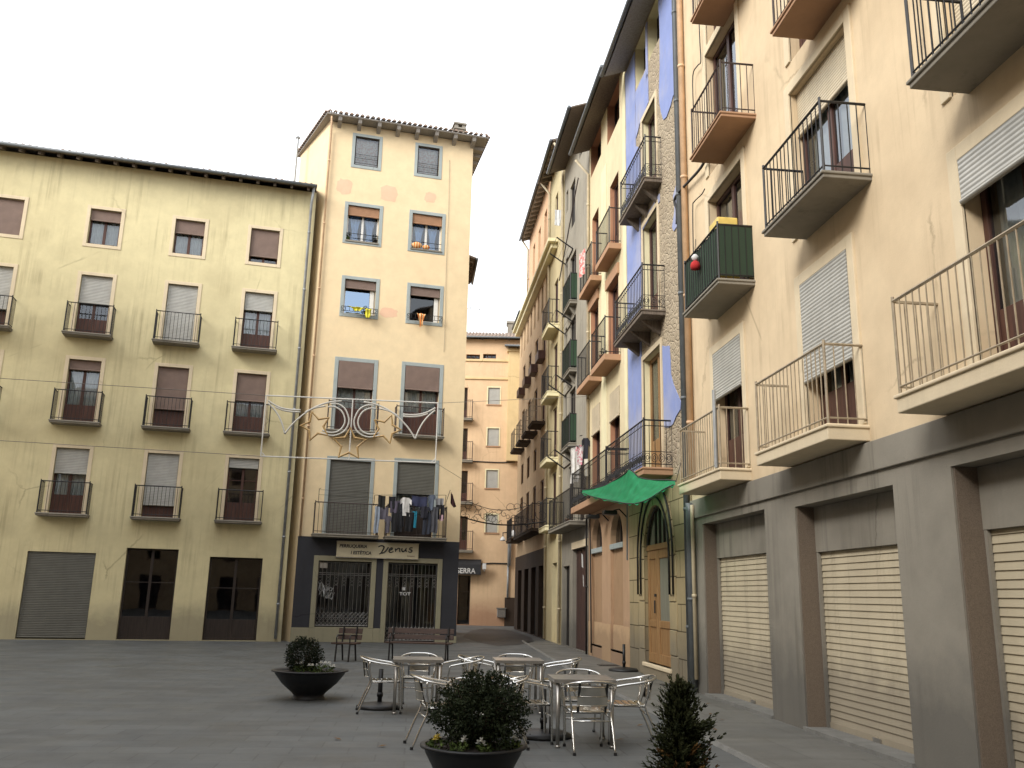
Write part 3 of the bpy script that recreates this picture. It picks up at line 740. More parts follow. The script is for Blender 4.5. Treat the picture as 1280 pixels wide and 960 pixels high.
for k, h in enumerate(sg):
    h2 = dict(h); h2['r'] = .2
    w = window(L, h2, house, 'dark_frame', name='shop_window' if k == 0 else 'shop_door', glass='glass_dark', fw=.05, mull=0 if k == 0 else 1, panel=.0 if k == 0 else .12)
    hh = dict(h); hh['t0'] = plin if k == 0 else 0.0
    surround(L, hh, tw, M['cream_trim'], w, .05, bottom=False)
    # folding grille: rails, thin bars, lattice at the foot
    q = MB(); s0, s1, b0, b1 = h['s0']+.02, h['s1']-.02, h['t0']+.03, h['t1']-.02; dd = -.05
    n = 13; zt = b1-.38
    for j in range(n+1):
        s = s0+(s1-s0)*j/n; q.tube([P(s,dd,b0), P(s,dd,b1)], .008, 4, caps=False)
    for z in (b0+.02, zt, zt-.06, b1-.02): q.tube([P(s0,dd+.012,z), P(s1,dd+.012,z)], .012, 4)
    zz = b0+.02; hgt = .45
    for j in range(n):
        a, b = s0+(s1-s0)*j/n, s0+(s1-s0)*(j+1)/n
        for m in range(3):
            q.tube([P(a,dd+.01,zz+hgt*m/3), P(b,dd+.01,zz+hgt*(m+1)/3)], .006, 4, caps=False); q.tube([P(b,dd+.01,zz+hgt*m/3), P(a,dd+.01,zz+hgt*(m+1)/3)], .006, 4, caps=False)
            if j % 2 == 0: 
                y = zt-.1-.12*m; q.tube([P(a,dd+.01,y), P(b,dd+.01,y-.1)], .004, 4, caps=False); q.tube([P(b,dd+.01,y), P(a,dd+.01,y-.1)], .004, 4, caps=False)
    q.build('folding_grille', M['alu_dull'], w)
    if k == 0:
        q = MB(); zs = L.st(430, 772)[1]; q.fbox(L, h['s0'], h['s1'], -.75, -.35, zs-.03, zs)
        sh = q.build('display_shelf', M['white_frame'], w)
        q = MB()
        for j in range(14):
            s = h['s0']+.12+(h['s1']-h['s0']-.25)*random.random(); hb = random.uniform(.08,.2); q.lathe(P(s,-.5+random.uniform(-.08,.08),zs), [(.03,0),(.03,hb*.7),(.012,hb*.8),(.012,hb)], 8)
        q.build('shop_bottles', M['petal_white'], w)
        # hand-drawn white strokes on the glass
        q = MB(); s, t = L.st(396.5, 737)
        for row in range(2):
            x = s+.03+.04*row; y = t+.12-.22*row
            for j in range(7):
                hgt = random.uniform(.05,.15); pts = [P(x+.035*math.sin(u*1.3+j)+.012*u, -.07, y-.018*j+hgt*math.cos(u*1.1+j*2)) for u in range(7)]
                q.tube(pts, .0055, 4); x += .07
        q.build('glass_lettering', M['letter_white'], w)
        q = MB(); s, t = L.st(405, 706.5); q.fbox(L, s-.13, s+.13, -.10, -.075, t-.09, t+.09); q.build('alarm_box', M['alu_dull'], w)
    else:
        s, t = L.st(499.5, 744); text_obj('glass_lettering', 'TOT', .15, L, s, t, -.095, 'letter_white', w, bold=.004, sx=1.3)
        q = MB(); s, t = L.st(505, 736); q.fbox(L, s-.06, s+.06, -.1, -.09, t-.05, t+.05); q.build('door_sticker', M['letter_white'], w)
# shop sign
s0, tt1 = L.st(421.5, 677.3, .14); s1, tt0 = L.st(522.8, 697.8, .14)
tt1b = L.st(522.8, 679.5, .14)[1]; tt1 = (tt1+tt1b)/2; tt0b = L.st(421.5, 697.0, .14)[1]; tt0 = (tt0+tt0b)/2
sign = thing('shop_sign', L.P((s0+s1)/2, .1, tt0), 'long cream sign board of the hair salon with black lettering above the shop windows', 'sign')
q = MB(); q.fbox(L, s0, s1, .021, .14, tt0, tt1); bevel(q.build('sign_board', M['sign_face'], sign), .008)
q = MB()
for a, b, c, d in ((s0-.012,s1+.012,tt1,tt1+.02),(s0-.012,s1+.012,tt0-.02,tt0)): q.fbox(L, a, b, .02, .15, c, d)
q.build('sign_edge', M['alu_dull'], sign)
hs = tt1-tt0; ws = s1-s0
text_obj('lettering', 'PERRUQUERIA', hs*.29, L, s0+ws*.03, tt0+hs*.62, .143, 'ink', sign, shear=.12, bold=.005, sx=.97)
text_obj('lettering', 'I ESTÈTICA', hs*.29, L, s0+ws*.17, tt0+hs*.2, .143, 'ink', sign, shear=.12, bold=.005, sx=.97)
# the name in brushed handwriting: V e n u s, stroke by stroke
q = MB()
strokes = [[(.50,.72),(.525,.80),(.555,.80),(.57,.70),(.555,.50),(.535,.32),(.515,.25)],[(.535,.32),(.57,.36),(.60,.52),(.62,.70),(.625,.74)],
           [(.635,.50),(.66,.56),(.675,.64),(.66,.68),(.64,.60),(.635,.46),(.655,.38),(.69,.46)],
           [(.705,.66),(.715,.56),(.712,.44)],[(.714,.52),(.73,.62),(.752,.68),(.765,.62),(.765,.48),(.775,.44)],
           [(.795,.70),(.79,.58),(.80,.48),(.82,.50),(.838,.62),(.845,.72)],[(.843,.70),(.84,.56),(.852,.48)],
           [(.925,.74),(.90,.74),(.885,.66),(.90,.60),(.918,.55),(.91,.46),(.885,.44),(.87,.50)]]
for st_ in strokes:
    ps = smooth([P(s0+ws*x, .146, tt0+hs*y) for x, y in st_], 3); n_ = len(ps)
    q.tube(ps, .021, 5, taper=[.55+.6*math.sin(math.pi*(.15+.8*i_/n_)) for i_ in range(n_)])
q.build('brushed_name', M['ink'], sign)
text_obj('small_lettering', 'Unisex', hs*.17, L, s0+ws*.86, tt0+hs*.14, .143, 'ink_red', sign, sx=1.1)

# ------------------------------------------------------------------ things on the corner house
def potted(p, label, hgt=.3, r=.1, pot='terracotta', leaf='leaf_box', n=160, group=None, round_=True, name='potted_plant'):
    t = thing(name, p, label, 'potted plant', group); p = Vector(p)
    q = MB(); q.lathe(p, [(r*.7,0),(r*.95,r*1.3),(r*1.05,r*1.3),(r*1.05,r*1.5),(r*.9,r*1.5),(r*.85,r*1.35)], 14); q.build('pot', M[pot], t, True)
    q = MB(); leaves(q, p+Vector((0,0,r*1.5+hgt*.5)), (hgt*.5,hgt*.5,hgt*.55), n, .045); q.build('foliage', M[leaf], t)
    return t
def leaves(q, c, rad, n, size, shell=.35, aspect=.5, up=0.0, jitter=.12):
    c = Vector(c)
    for _ in range(n):
        v = Vector((random.gauss(0,1), random.gauss(0,1), random.gauss(0,1))).normalized()
        lump = 1+jitter*math.sin(v.x*5+c.x*9)*math.cos(v.z*6+v.y*4)
        k = (shell+(1-shell)*random.random())**.5*lump*random.uniform(.86,1.06)
        p = c+Vector((v.x*rad[0], v.y*rad[1], v.z*rad[2]))*k
        a = Vector((random.gauss(0,1)+v.x, random.gauss(0,1)+v.y, random.gauss(0,1)+v.z+up)).normalized()
        b = a.cross(Vector((random.gauss(0,1),random.gauss(0,1),random.gauss(0,1)))).normalized()
        s = size*random.uniform(.6,1.3); nn = a.cross(b)
        q.face(q.pts([p-a*s*.5, p+b*s*aspect*.5+nn*s*.06, p+a*s*.5, p-b*s*aspect*.5+nn*s*.06]))
h = f4[0]
potted(P(h['s0']+.07,-.04,h['t0']+.005), 'small round topiary in a green pot on the sill below tied blue curtains', .22, .075, 'leaf_flower', 'leaf_box')
potted(P(h['s1']-.1,-.04,h['t0']+.005), 'dark bushy plant in a dark pot on the sill below tied blue curtains', .24, .09, 'black_plastic', 'leaf_ball')
h = f4[1]
def drape(name, c, w, hgt, mat, label, cat, seed, fac=L, d=.03):
    """a bunched piece of cloth lying on a sill or rail and hanging over it"""
    rnd = random.Random(seed); ph = rnd.uniform(0,6); q = MB(); s, t = c
    for side in (0, .012):
        q.grid(lambda u, v: fac.P(s+(u-.5)*w*(1-.55*v+.12*math.sin(v*5+ph)), d+side+.03*math.sin(u*14+ph)*(.4+v)+.02*math.sin(v*9)-max(0,.12-v)*.9, t-(v-.12)*hgt*(1-.25*abs(u-.45))+.01*math.sin(u*11+ph)), 18, 14)
    return tag(q.build(name, mat, None, True), label, cat)
stripe = slatmat('orange_white_striped_cloth', (.55,.20,.05), 5, .9, 'X', .003, 1.0)
def stripes():
    m, nt, bs = _new('striped_cloth'); v = coords(nt)
    w = N(nt, 'ShaderNodeTexWave', wave_type='BANDS', bands_direction='X', Scale=3.2); w.inputs['Distortion'].default_value = 3; nt.links.new(v, w.inputs['Vector'])
    nt.links.new(ramp(nt, w.outputs['Fac'], [(.45, (.55,.16,.03)), (.6, (.62,.45,.22))]), bs.inputs['Base Color']); bs.inputs['Roughness'].default_value = .9; return m
M['striped'] = stripes()
for (x, y, r, lab) in ((521,304,.14,'orange and cream striped cloth bundle on the left of the window sill with blue curtains'),(532.5,306,.10,'smaller orange bundle, right of the bigger one on the window sill')):
    s, t = L.st(x, y, .0); q = MB()
    q.grid(lambda u, v: P(s+r*1.3*math.cos(2*math.pi*u)*math.sin(math.pi*v)*(1+.12*math.sin(9*u*2*math.pi)), .02+r*.6*math.sin(2*math.pi*u)*math.sin(math.pi*v), h['t0']+.01+r*.9+r*.9*math.cos(math.pi*v)*(1+.1*math.sin(u*25))), 36, 10)
    tag(q.build('cloth_bundle', M['striped'], None, True), lab, 'cloth')
s, t = L.st(446, 389.5, .22); drape('yellow_scarf', (s, f3[0]['t0']+.2), .62, .18, cloth('yellow', (.50,.46,.03)), 'yellow scarf wound along the small iron rail of the left third-floor window', 'scarf', 3, d=.235)
s, t = L.st(460, 392, .22); drape('yellow_cloth', (s, f3[0]['t0']+.16), .30, .40, cloth('yellow_deep', (.55,.50,.04)), 'yellow cloth end hanging below the iron rail of the window tinted like reflected sky', 'cloth', 5, d=.25)
s, t = L.st(526, 404, .22); drape('orange_ribbon', (s, f3[1]['t0']+.2), .30, .56, M['striped'], 'orange ribbon tied to the iron rail of the dark third-floor window', 'ribbon', 8, d=.23)
potted(P(f3[0]['s1']-.36, .08, f3[0]['t0']+.02), 'dark potted plant added for a dark reflection, behind the yellow scarf', .2, .07, 'black_plastic', 'leaf_ball', 90)  # plant added in place of a chimney reflected in the pane

# laundry on the right-hand first-floor balcony
lz = t1+1.08
items = [ # px, py top, width px, height px, kind, colour, label
 (473,619.5,9,15,'towel',(.016,.016,.014),'small black towel hung at the far left of the laundry balcony'),
 (486,620,9,14,'towel',(.014,.014,.018),'black square cloth hanging beside the small black towel on the laundry balcony'),
 (469,633,6,32,'trousers',(.26,.30,.36),'light blue and white patterned leggings hanging off the left corner of the laundry balcony'),
 (475,634,11,14,'towel',(.13,.12,.15),'lilac grey cloth folded over the left corner of the laundry balcony'),
 (488,626,13,14,'towel',(.10,.085,.12),'mauve pillowcase hanging left of the white shirt'),
 (501,622,14,22,'shirt',(.62,.60,.57),'white shirt hanging in the middle of the laundry balcony'),
 (515,620,20,12,'towel',(.035,.04,.085),'navy blue sheet folded along the line right of the white shirt'),
 (515,639,6.5,19,'towel',(.02,.23,.34),'bright turquoise towel hanging below the navy sheet'),
 (535,618,10,19,'shirt',(.10,.12,.16),'blue grey shirt hanging right of the navy sheet'),
 (545,623,10,8,'towel',(.23,.23,.24),'light grey cloth over the right corner of the laundry balcony'),
 (490,640,13,24,'trousers',(.012,.012,.014),'black trousers hanging lowest below the mauve pillowcase'),
 (524,633,14,14,'shirt',(.02,.02,.03),'black top with a pale neckline below the navy sheet'),
 (545,631,11,18,'trousers',(.014,.013,.015),'black leggings at the right end of the laundry balcony'),
 (497,628,9,30,'trousers',(.018,.018,.022),'long black jogging trousers hanging left of the turquoise towel'),
 (507,640,11,22,'towel',(.010,.010,.012),'black bath towel hanging low beside the turquoise towel'),
 (529,640,11,27,'trousers',(.03,.035,.05),'dark blue jeans hanging low right of the turquoise towel'),
 (481,645,9,20,'shirt',(.10,.09,.11),'charcoal shirt hanging low by the wall between the two balconies'),
 (539,634,9,30,'towel',(.07,.07,.08),'long dark grey towel hanging near the right end of the laundry balcony'),
 (549,643,5,7,'towel',(.52,.34,.38),'small pink cloth at the right end of the laundry balcony')]
for k, (x, y, w, h_, kind, col, lab) in enumerate(items):
    d = .66+.03*(k % 3); s, t = L.st(x, y, d); sc = 30.5/1100
    garment('laundry_'+kind, kind, P(s, d, t), L.u, w*sc, h_*sc*1.04, cloth('laundry%d' % k, col), lab, 'laundry hung on the balcony over the hair salon', 'laundry', seed=k)
q = MB(); a = P(Ls(468,622,.66),.66,L.st(468,619,.66)[1]); b = P(Ls(557,622,.66),.66,L.st(557,619,.66)[1])
for dd in (0,.03,.06): q.tube([a+L.n*dd, b+L.n*dd], .005, 4)
for p in (a, b): q.tube([p-L.n*.1-Vector((0,0,.35)), p+L.n*.08], .01, 5)
q.build('clothes_rack', M['iron'], br1)
fl = thing('flag', P(Ls(557,640,.62),.62,L.st(557,640,.62)[1]), 'limp dark red flag on a stick at the end of the laundry balcony', 'flag')
q = MB(); p1 = P(*(lambda st: (st[0], .62, st[1]))(L.st(557.5,628,.62))); p2 = P(*(lambda st: (st[0], .75, st[1]))(L.st(562.8,612.5,.75))); q.tube([p1-Vector((0,0,.3)), p1, p2], .011, 6); q.build('stick', M['iron'], fl)
q = MB(); pf = P(*(lambda st: (st[0], .75, st[1]))(L.st(563.5,615,.75)))
for side in (0,.01): q.grid(lambda u, v: pf+L.u*(u*.20*(.35+v*.75))+L.n*(side+.03*math.sin(u*9+v*3))-Vector((0,0,(.50-.22*abs(u-.55))*v+.1*u)), 10, 10)
q.build('flag_cloth', cloth('flag', (.035,.008,.010)), fl, True)

# ================================================================== LEFT NEIGHBOUR (yellow house, lower roof)
tM = L.st(385, 231, .5)[1]
Mf = Fac(*(L.P(-12.4, -.02, 0).xy), math.cos(a9), math.sin(a9)); WM = 12.4-.30
hm = thing('yellow_house', Mf.P(WM/2, -3, 0), 'pale yellow rendered house with a lower tiled roof, left of the apricot corner house', 'house')
holes = []
zfl = [3.9, 6.9, 9.9, 12.6]
for c in (1.9, 5.0, 7.8, 10.4):
    for k, z in enumerate(zfl): holes.append(H(c-.5, c+.5, z if k < 3 else z+.6, z+2.15 if k < 3 else z+1.9))
gm = [H(1,3,.02,2.7), H(4.1,6.1,.02,2.7), H(7.0,8.6,.02,2.9), H(9.6,11.3,.02,2.7)]
wall(Mf, 0, WM, 0, tM-.03, holes+gm, M['yellow_wall'], hm, depth=7)
for k, h in enumerate(holes):
    f = k % 4
    w = window(Mf, h, hm, 'brown_frame', name='balcony_door' if f < 3 else 'window', curtain='curtain_white' if k % 3 else None, blind='blind_brown' if k % 2 else 'blind_pale', bfrac=(.3,.97,.45,.68,.15,.8,.38)[(k*5) % 7], panel=.3 if f < 3 else 0, blind_out=-.08, bars=1 if k % 3 == 0 else 0)
    surround(Mf, h, .12, M['r1_trim'], w, .02, bottom=f == 3)
    if f < 3: balcony(Mf, h['s0']-.25, h['s1']+.25, h['t0'], .45, 1.0, hm, 'concrete', 'iron', thick=.1)
for k, h in enumerate(gm):
    w = window(Mf, h, hm, 'dark_frame', name='ground_floor_door', glass='glass_dark', blind='blind_grey' if k < 2 else None, bfrac=.98, panel=.25, bars=1)
roof(Mf, 0, WM, tM, .5, hm, depth=7, under='eave_wood', raft=.6)
downpipe([Mf.P(WM-.12,.5,tM-.03), Mf.P(WM-.16,.12,tM-.6), Mf.P(WM-.18,.07,.1)], .05, 'zinc', hm)
q = MB(); s, t = L.st(372.5, 173, -2); q.tube([L.P(s,-2,tM-1), L.P(s,-2,t)], .05, 8); q.lathe(L.P(s,-2,t), [(.09,0),(.09,.05),(.05,.1)], 10); q.build('chimney_pipe', M['zinc'], hm)

# ================================================================== HOUSE BEHIND THE CORNER HOUSE (left side of the lane)
Bf = Fac(1.66, 37.95, 0.0, 1.0)   # faces +X
tb = 16.7
hb = thing('lane_house', Bf.P(6,-3,0), 'narrow house behind the corner house, only its tiled eave showing above the lane', 'house')
wall(Bf, 0, 3.4, 0, tb-.05, [], M['tan_wall'], hb, depth=5)
roof(Bf, 0, 3.4, tb, .5, hb, depth=5, under='eave_wood')

# ================================================================== RIGHT-HAND ROW
XW = 5.3
class Row:
    def __init__(self, y0, y1): self.y0, self.y1 = y0, y1; self.f = Fac(XW, y1, 0, -1); self.w = y1-y0
    def s(self, Y): return self.y1-Y
    def h(self, ya, yb, z0, z1, **k): return H(self.s(yb), self.s(ya), z0, z1, **k)
    def P(self, Y, d, t): return Vector((XW-d, Y, t))
def rail_out(px, py, Y): # how far a railing corner stands off the wall
    d = ray(px, py); p = CAMP+d*(Y/d.y); return XW-p.x

# ---------------- blue and rubble-stone house
Rb = Row(16.60, 21.66); f = Rb.f
hs2 = thing('blue_stone_house', (XW+2, 19.2, 0), 'house with peeling blue plaster over rubble stone and an arched stone doorway', 'house')
dr = {3: Rb.h(18.62,19.88,11.15,13.5,r=.22), 2: Rb.h(18.62,19.95,7.95,10.62,r=.22), 1: Rb.h(18.56,20.1,4.4,7.24,r=.22)}
at = [Rb.h(18.2,19.2,14.82,16.05,r=.3), Rb.h(19.5,20.5,14.82,16.05,r=.3)]
ad = Rb.h(18.15,20.2,.28,3.68,arch=True,rise=1.15,r=.13)
wall(f, 0, Rb.w, 4.15, 16.3, list(dr.values())+at, M['stone'], hs2, revmat=M['cream_band'])
wall(f, 0, Rb.w, 0, 4.146, [ad], M['ashlar'], hs2, hull=True, d=.015, name='ground_floor_wall')
# the blue plaster that is left: sheets two centimetres thick with broken edges
def plaster(fc, pix, mat, parent, th=.02, X=5.28, jag=.05, name='plaster_coat', src=None):
    pts = [onX(x, y, X) for x, y in pix]; out = []
    for k, p in enumerate(pts):
        q = pts[(k+1) % len(pts)]; n = max(1, int((q-p).length/.22)); straight = pix[k][-1] if False else None
        for j in range(n):
            r = p.lerp(q, j/n)
            if j: r = r+Vector((0, random.uniform(-jag,jag), random.uniform(-jag,jag)))
            out.append(r)
    bm = bmesh.new(); vs = [bm.verts.new(p) for p in out]; es = [bm.edges.new((vs[i], vs[(i+1) % len(vs)])) for i in range(len(vs))]
    bmesh.ops.triangle_fill(bm, use_beauty=True, edges=es)
    r = bmesh.ops.extrude_face_region(bm, geom=bm.faces[:])
    for v in r['geom']:
        if isinstance(v, bmesh.types.BMVert): v.co.x += th*.9
    q = MB(); ids = {v: i for i, v in enumerate(bm.verts)}; q.v = [v.co.copy() for v in bm.verts]
    for fa in bm.faces: q.face([ids[v] for v in fa.verts])
    bm.free(); return q.build(name, mat, parent)
def yz(Y, z, X=5.28):
    P = Vector((X, Y, z)) - CAMP
    c = Vector((right.dot(P), up.dot(P), fwd.dot(P))); return 640+F*c.x/c.z, 480-F*c.y/c.z
Bl = M['blue']
plaster(f, [yz(21.6,16.0), yz(20.55,16.0), yz(20.55,13.2), yz(20.15,12.9), yz(20.12,11.2), yz(20.18,10.6), yz(20.2,8), yz(20.25,7.2), yz(20.3,4.3), yz(21.6,4.3)], Bl, hs2, jag=.02)
plaster(f, [yz(20.5,14.75), yz(19.45,14.75), yz(19.3,14.5), yz(19.25,13.7), yz(19.6,13.62), yz(20.1,13.6), yz(20.5,13.4)], Bl, hs2)
plaster(f, [yz(19.42,16.0), yz(19.25,16.0), yz(19.25,14.5), yz(19.42,14.3)], Bl, hs2, jag=.01)
plaster(f, [yz(18.14,16.0), yz(16.75,16.0), (846,60), (846,112), (841,120), (838,132), (833,146), (829,150), (826,140), (824,128), yz(18.16,14.2)], Bl, hs2)
plaster(f, [yz(20.1,10.55), (812,262), (824,242), (824,252), (818,262), (809,277)], Bl, hs2, jag=.03)
plaster(f, [(845,231), (848.5,229), (849.5,262), (848,280), (842,289), (840,284), (843,262), (841,245)], Bl, hs2, jag=.02)
plaster(f, [(827.5,432), (836,432), (837.5,450), (838,468), (841,480), (846,492), (851,503), (850,512), (845,520), (841,530), (836,534), (830,534)], Bl, hs2, jag=.025)
plaster(f, [(783,700),(784.5,700),(784.5,600),(783,600)], M['pipe_grey'], hs2, jag=0, name='corner_strip')
roof(f, 0, Rb.w, 15.95, .6, hs2, raft=0, under='eave_grey')
for k in (3,2,1):
    h = dr[k]; w = window(f, h, hs2, 'ochre_door' if k == 1 else 'brown_frame', name='balcony_door', curtain='curtain_room_dark', panel=.3, fw=.09, setback=.04)
    q = MB(); q.fbox(f, h['s0']-.1, h['s0'], -.02, .03, h['t0'], h['t1']+.12); q.fbox(f, h['s1'], h['s1']+.1, -.02, .03, h['t0'], h['t1']+.12); q.fbox(f, h['s0'], h['s1'], -.02, .03, h['t1'], h['t1']+.12)
    q.build('door_surround', M['r1_trim'], w)
for h in at: window(f, h, hs2, 'dark_frame', curtain='curtain_room_dark', mull=1)
o3 = rail_out(804.5,171,18.25); o2 = rail_out(801.3,332,18.16); o1 = rail_out(803,526.4,17.83)
balcony(f, Rb.s(20.75), Rb.s(18.22), 11.15, o3, 1.03, hs2, 'eave_wood', 'iron', thick=.13, gap=.14, scroll=True, brackets=3)
balcony(f, Rb.s(20.9), Rb.s(18.14), 7.9, o2, 1.05, hs2, 'eave_wood', 'iron', thick=.13, gap=.14, scroll=True, brackets=3)
balcony(f, Rb.s(21.6), Rb.s(17.83), 4.33, o1, 1.0, hs2, 'slab_orange', 'iron', thick=.16, gap=.13, scroll=True)
downpipe([Rb.P(16.70,.45,15.9), Rb.P(16.70,.08,15.5), Rb.P(16.70,.08,.05)], .06, 'pipe_grey', hs2)
# arched doorway: stone surround, fanlight, two leaves
q = MB(); a, b = ad['s0'], ad['s1']; sp = ad['t1']-ad['rise']; cs = (a+b)/2; w_ = (b-a)/2
n = 13
def arcp(k, g=0.0): th = math.pi*k/n; return cs-(w_+g)*math.cos(th), sp+(ad['rise']+g)*math.sin(th)
for k in range(n):
    x0, y0 = arcp(k+.03); x1, y1 = arcp(k+.97); u0, v0 = arcp(k+.03, .42); u1, v1 = arcp(k+.97, .42); dd = .045+.008*(k % 2)
    q.hexa([f.P(x0,dd,y0), f.P(x1,dd,y1), f.P(x1,-.01,y1), f.P(x0,-.01,y0), f.P(u0,dd,v0), f.P(u1,dd,v1), f.P(u1,-.01,v1), f.P(u0,-.01,v0)])
zz = [.0,.55,1.05,1.6,2.1,sp]
for side in (0,1):
    for k in range(len(zz)-1):
        ww = .42 if k % 2 else .50; dd = .04+.01*(k % 2)
        if side == 0: q.fbox(f, a-ww, a, -.01, dd, zz[k]+.008, zz[k+1]-.008)
        else: q.fbox(f, b, b+ww, -.01, dd, zz[k]+.008, zz[k+1]-.008)
bevel(q.build('arch_stones', M['dressed'], hs2), .015)
q = MB()
for k in range(n):
    x0, y0 = arcp(k); x1, y1 = arcp(k+1); u0, v0 = arcp(k, .415); u1, v1 = arcp(k+1, .415)
    q.quad(f.P(x0,.024,y0), f.P(x1,.024,y1), f.P(u1,.024,v1), f.P(u0,.024,v0))
for sa, sb in ((a-.41,a),(b,b+.41)): q.quad(f.P(sa,.024,.0), f.P(sb,.024,.0), f.P(sb,.024,sp), f.P(sa,.024,sp))
q.build('mortar_joints', M['mortar'], hs2)
q = MB(); q.fbox(f, a-.05, b+.1, -.26, .09, .20, .28); bevel(q.build('doorstep', M['r1_trim'], hs2), .015)
q = MB(); q.fbox(f, a-.02, b+.06, .02, .06, .0, .199); q.build('doorstep_base', M['dressed'], hs2)
dd0, dd1 = -.13, -.05; mid = a+(b-a)*.40; zt = 2.72
def leaf(s0, s1, mat, pmat, name):
    q = MB(); q.fbox(f, s0, s0+.13, dd0, dd1, .285, zt); q.fbox(f, s1-.13, s1, dd0, dd1, .285, zt)
    for z0, z1 in ((.285,.50),(1.05,1.2),(zt-.2,zt)): q.fbox(f, s0+.13, s1-.13, dd0, dd1-.004, z0, z1)
    d = bevel(q.build('door_leaf', M[mat], hs2), .012)
    q = MB(); q.fbox(f, s0+.13, s1-.13, dd0+.01, dd1-.03, 1.2, zt-.2); q.build('upper_panel', M[pmat], d)
    q = MB(); q.fbox(f, s0+.13, s1-.13, dd0+.01, dd1-.03, .5, 1.05); q.build('lower_panel', M['ochre_door'], d)
    return d
dl = leaf(a+.02, mid-.006, 'ochre_door', 'ochre_door', 'l'); leaf(mid+.006, b-.02, 'ochre_door', 'panel_green', 'r')
q = MB(); q.tube([f.P(mid-.08,dd1+.04,1.35), f.P(mid-.08,dd1+.04,1.62)], .018, 6); q.lathe(f.P(mid-.08,dd1+.02,1.7), [(.03,0),(.03,.06)], 8); q.build('handle', M['iron'], dl)
q = MB(); q.fbox(f, a+.01, b-.01, dd0, dd1+.02, zt, zt+.12); tr = q.build('transom', M['ochre_door'], hs2)
q = MB(); arc = [(cs-(w_-.01)*math.cos(math.pi*k/24), sp+(ad['rise']-.01)*math.sin(math.pi*k/24)) for k in range(25)]
yb_ = zt+.121; arc = [(x, y) for x, y in arc if y > yb_]; arc = [(arc[0][0]-.01, yb_)]+arc+[(arc[-1][0]+.01, yb_)]
q.face(q.pts([f.P(x, dd0+.03, y) for x, y in arc])); q.build('fanlight', M['panel_green'], tr)
q = MB(); q.tube([f.P(x*.995+.005*cs, dd1, y-.03) for x, y in arc], .035, 5)
for k in (-.34, .0, .34): q.fbox(f, cs+k-.025, cs+k+.025, dd0+.03, dd1, zt+.12, sp+ad['rise']*math.sqrt(max(0,1-(k/w_)**2))-.02)
q.build('fanlight_frame', M['dark_frame'], tr)
# festoon tube bent round the arch
q = MB(); hh = 1.75
def loop(g, z0): return [(cs-(w_+g)*math.cos(math.pi*k/20), sp+(ad['rise']+g*1.25)*math.sin(math.pi*k/20)) for k in range(21)]
o_ = loop(.40, 0); i_ = loop(.14, 0)
path = [f.P(o_[0][0],.075,hh)]+[f.P(x,.075,y) for x, y in o_]+[f.P(o_[-1][0],.075,hh), f.P(i_[-1][0],.075,hh)]+[f.P(x,.075,y) for x, y in i_[::-1]]+[f.P(i_[0][0],.075,hh)]
q.tube(path, .022, 6, closed=True); q.build('arch_light_tube', M['iron'], hs2, True)

# ---------------- beige house nearest the camera
Rn = Row(3.0, 16.58); f = Rn.f
hs1 = thing('beige_house', (XW+2, 10, 0), 'tall beige house nearest the camera with long balconies and a cream shop door', 'house')
cols = [(13.35,15.1), (9.6,11.35), (5.9,7.6)]
zs = [4.2, None, 7.45, 10.15]
hl = []; wins = []
for j, (ya, yb) in enumerate(cols):
    wins += [(1, j, Rn.h(ya+.35,yb,3.74,6.03)), (2, j, Rn.h(ya,yb,6.75,9.07,r=.22)), (3, j, Rn.h(ya,yb-.1,9.57,12.15,r=.22)), (4, j, Rn.h(ya,yb-.2,12.3,14.5,r=.22))]
gs = [Rn.h(13.0,15.95,.03,3.02,r=.28), Rn.h(9.3,11.9,.03,2.95,r=.3), Rn.h(5.2,8.2,.03,3.0,r=.3)]
wall(f, 0, Rn.w, 3.5, 17.6, [w[2] for w in wins], M['r1_wall'], hs1, reveal=.22)
wall(f, 0, Rn.w, 0, 3.496, gs, M['concrete'], hs1, d=.02, name='ground_floor_wall')
for fl_, j, h in wins:
    w = window(f, h, hs1, 'brown_frame', name='balcony_door', curtain='curtain_white' if j else 'curtain_room_dark', blind='blind_pale' if fl_ == 1 else ('blind_cream' if j else None), bfrac=(.38,.62,.2)[j] if fl_ == 1 else (.3,.75,.5)[(j+fl_) % 3], blind_out=.03 if fl_ == 1 else -.1, panel=.3, fw=.08)
    q = MB(); a, b, c, e = h['s0'], h['s1'], h['t0'], h['t1']
    q.fbox(f, a-.16, a, -.02, .03, c, e+.16); q.fbox(f, b, b+.16, -.02, .03, c, e+.16); q.fbox(f, a, b, -.02, .03, e, e+.16); bevel(q.build('surround', M['r1_trim'], w), .008)
def nb(px_far, py_far, px_near, py_near, z):
    return None
for j, (ya, yb) in enumerate(cols):
    o = yb-15.1
    balcony(f, Rn.s(15.72+o), Rn.s(13.5+o), 3.72, .52, .98, hs1, 'r1_trim', 'iron_pale', thick=.2, gap=.12)
    balcony(f, Rn.s(14.85+o), Rn.s(13.0+o), 6.73, .62, .94, hs1, 'concrete', 'iron', thick=.1, gap=.12, screen='green_screen' if j == 0 else None)
    balcony(f, Rn.s(14.27+o), Rn.s(12.65+o), 9.53, .6, .92, hs1, 'slab_orange', 'iron_brown', thick=.1, gap=.12)
    balcony(f, Rn.s(14.0+o), Rn.s(12.3+o), 12.22, .6, .95, hs1, 'slab_orange', 'iron_brown', thick=.1, gap=.12)
roof(f, 0, Rn.w, 17.4, .7, hs1, raft=.6)
downpipe([Rn.P(16.34,.5,17.3), Rn.P(16.34,.08,16.7), Rn.P(16.34,.08,3.7)], .065, 'pipe_peach', hs1)
downpipe([Rn.P(16.46,.1,3.45), Rn.P(16.46,.1,3.3), Rn.P(16.46,.1,.02)], .075, 'pipe_grey', hs1)
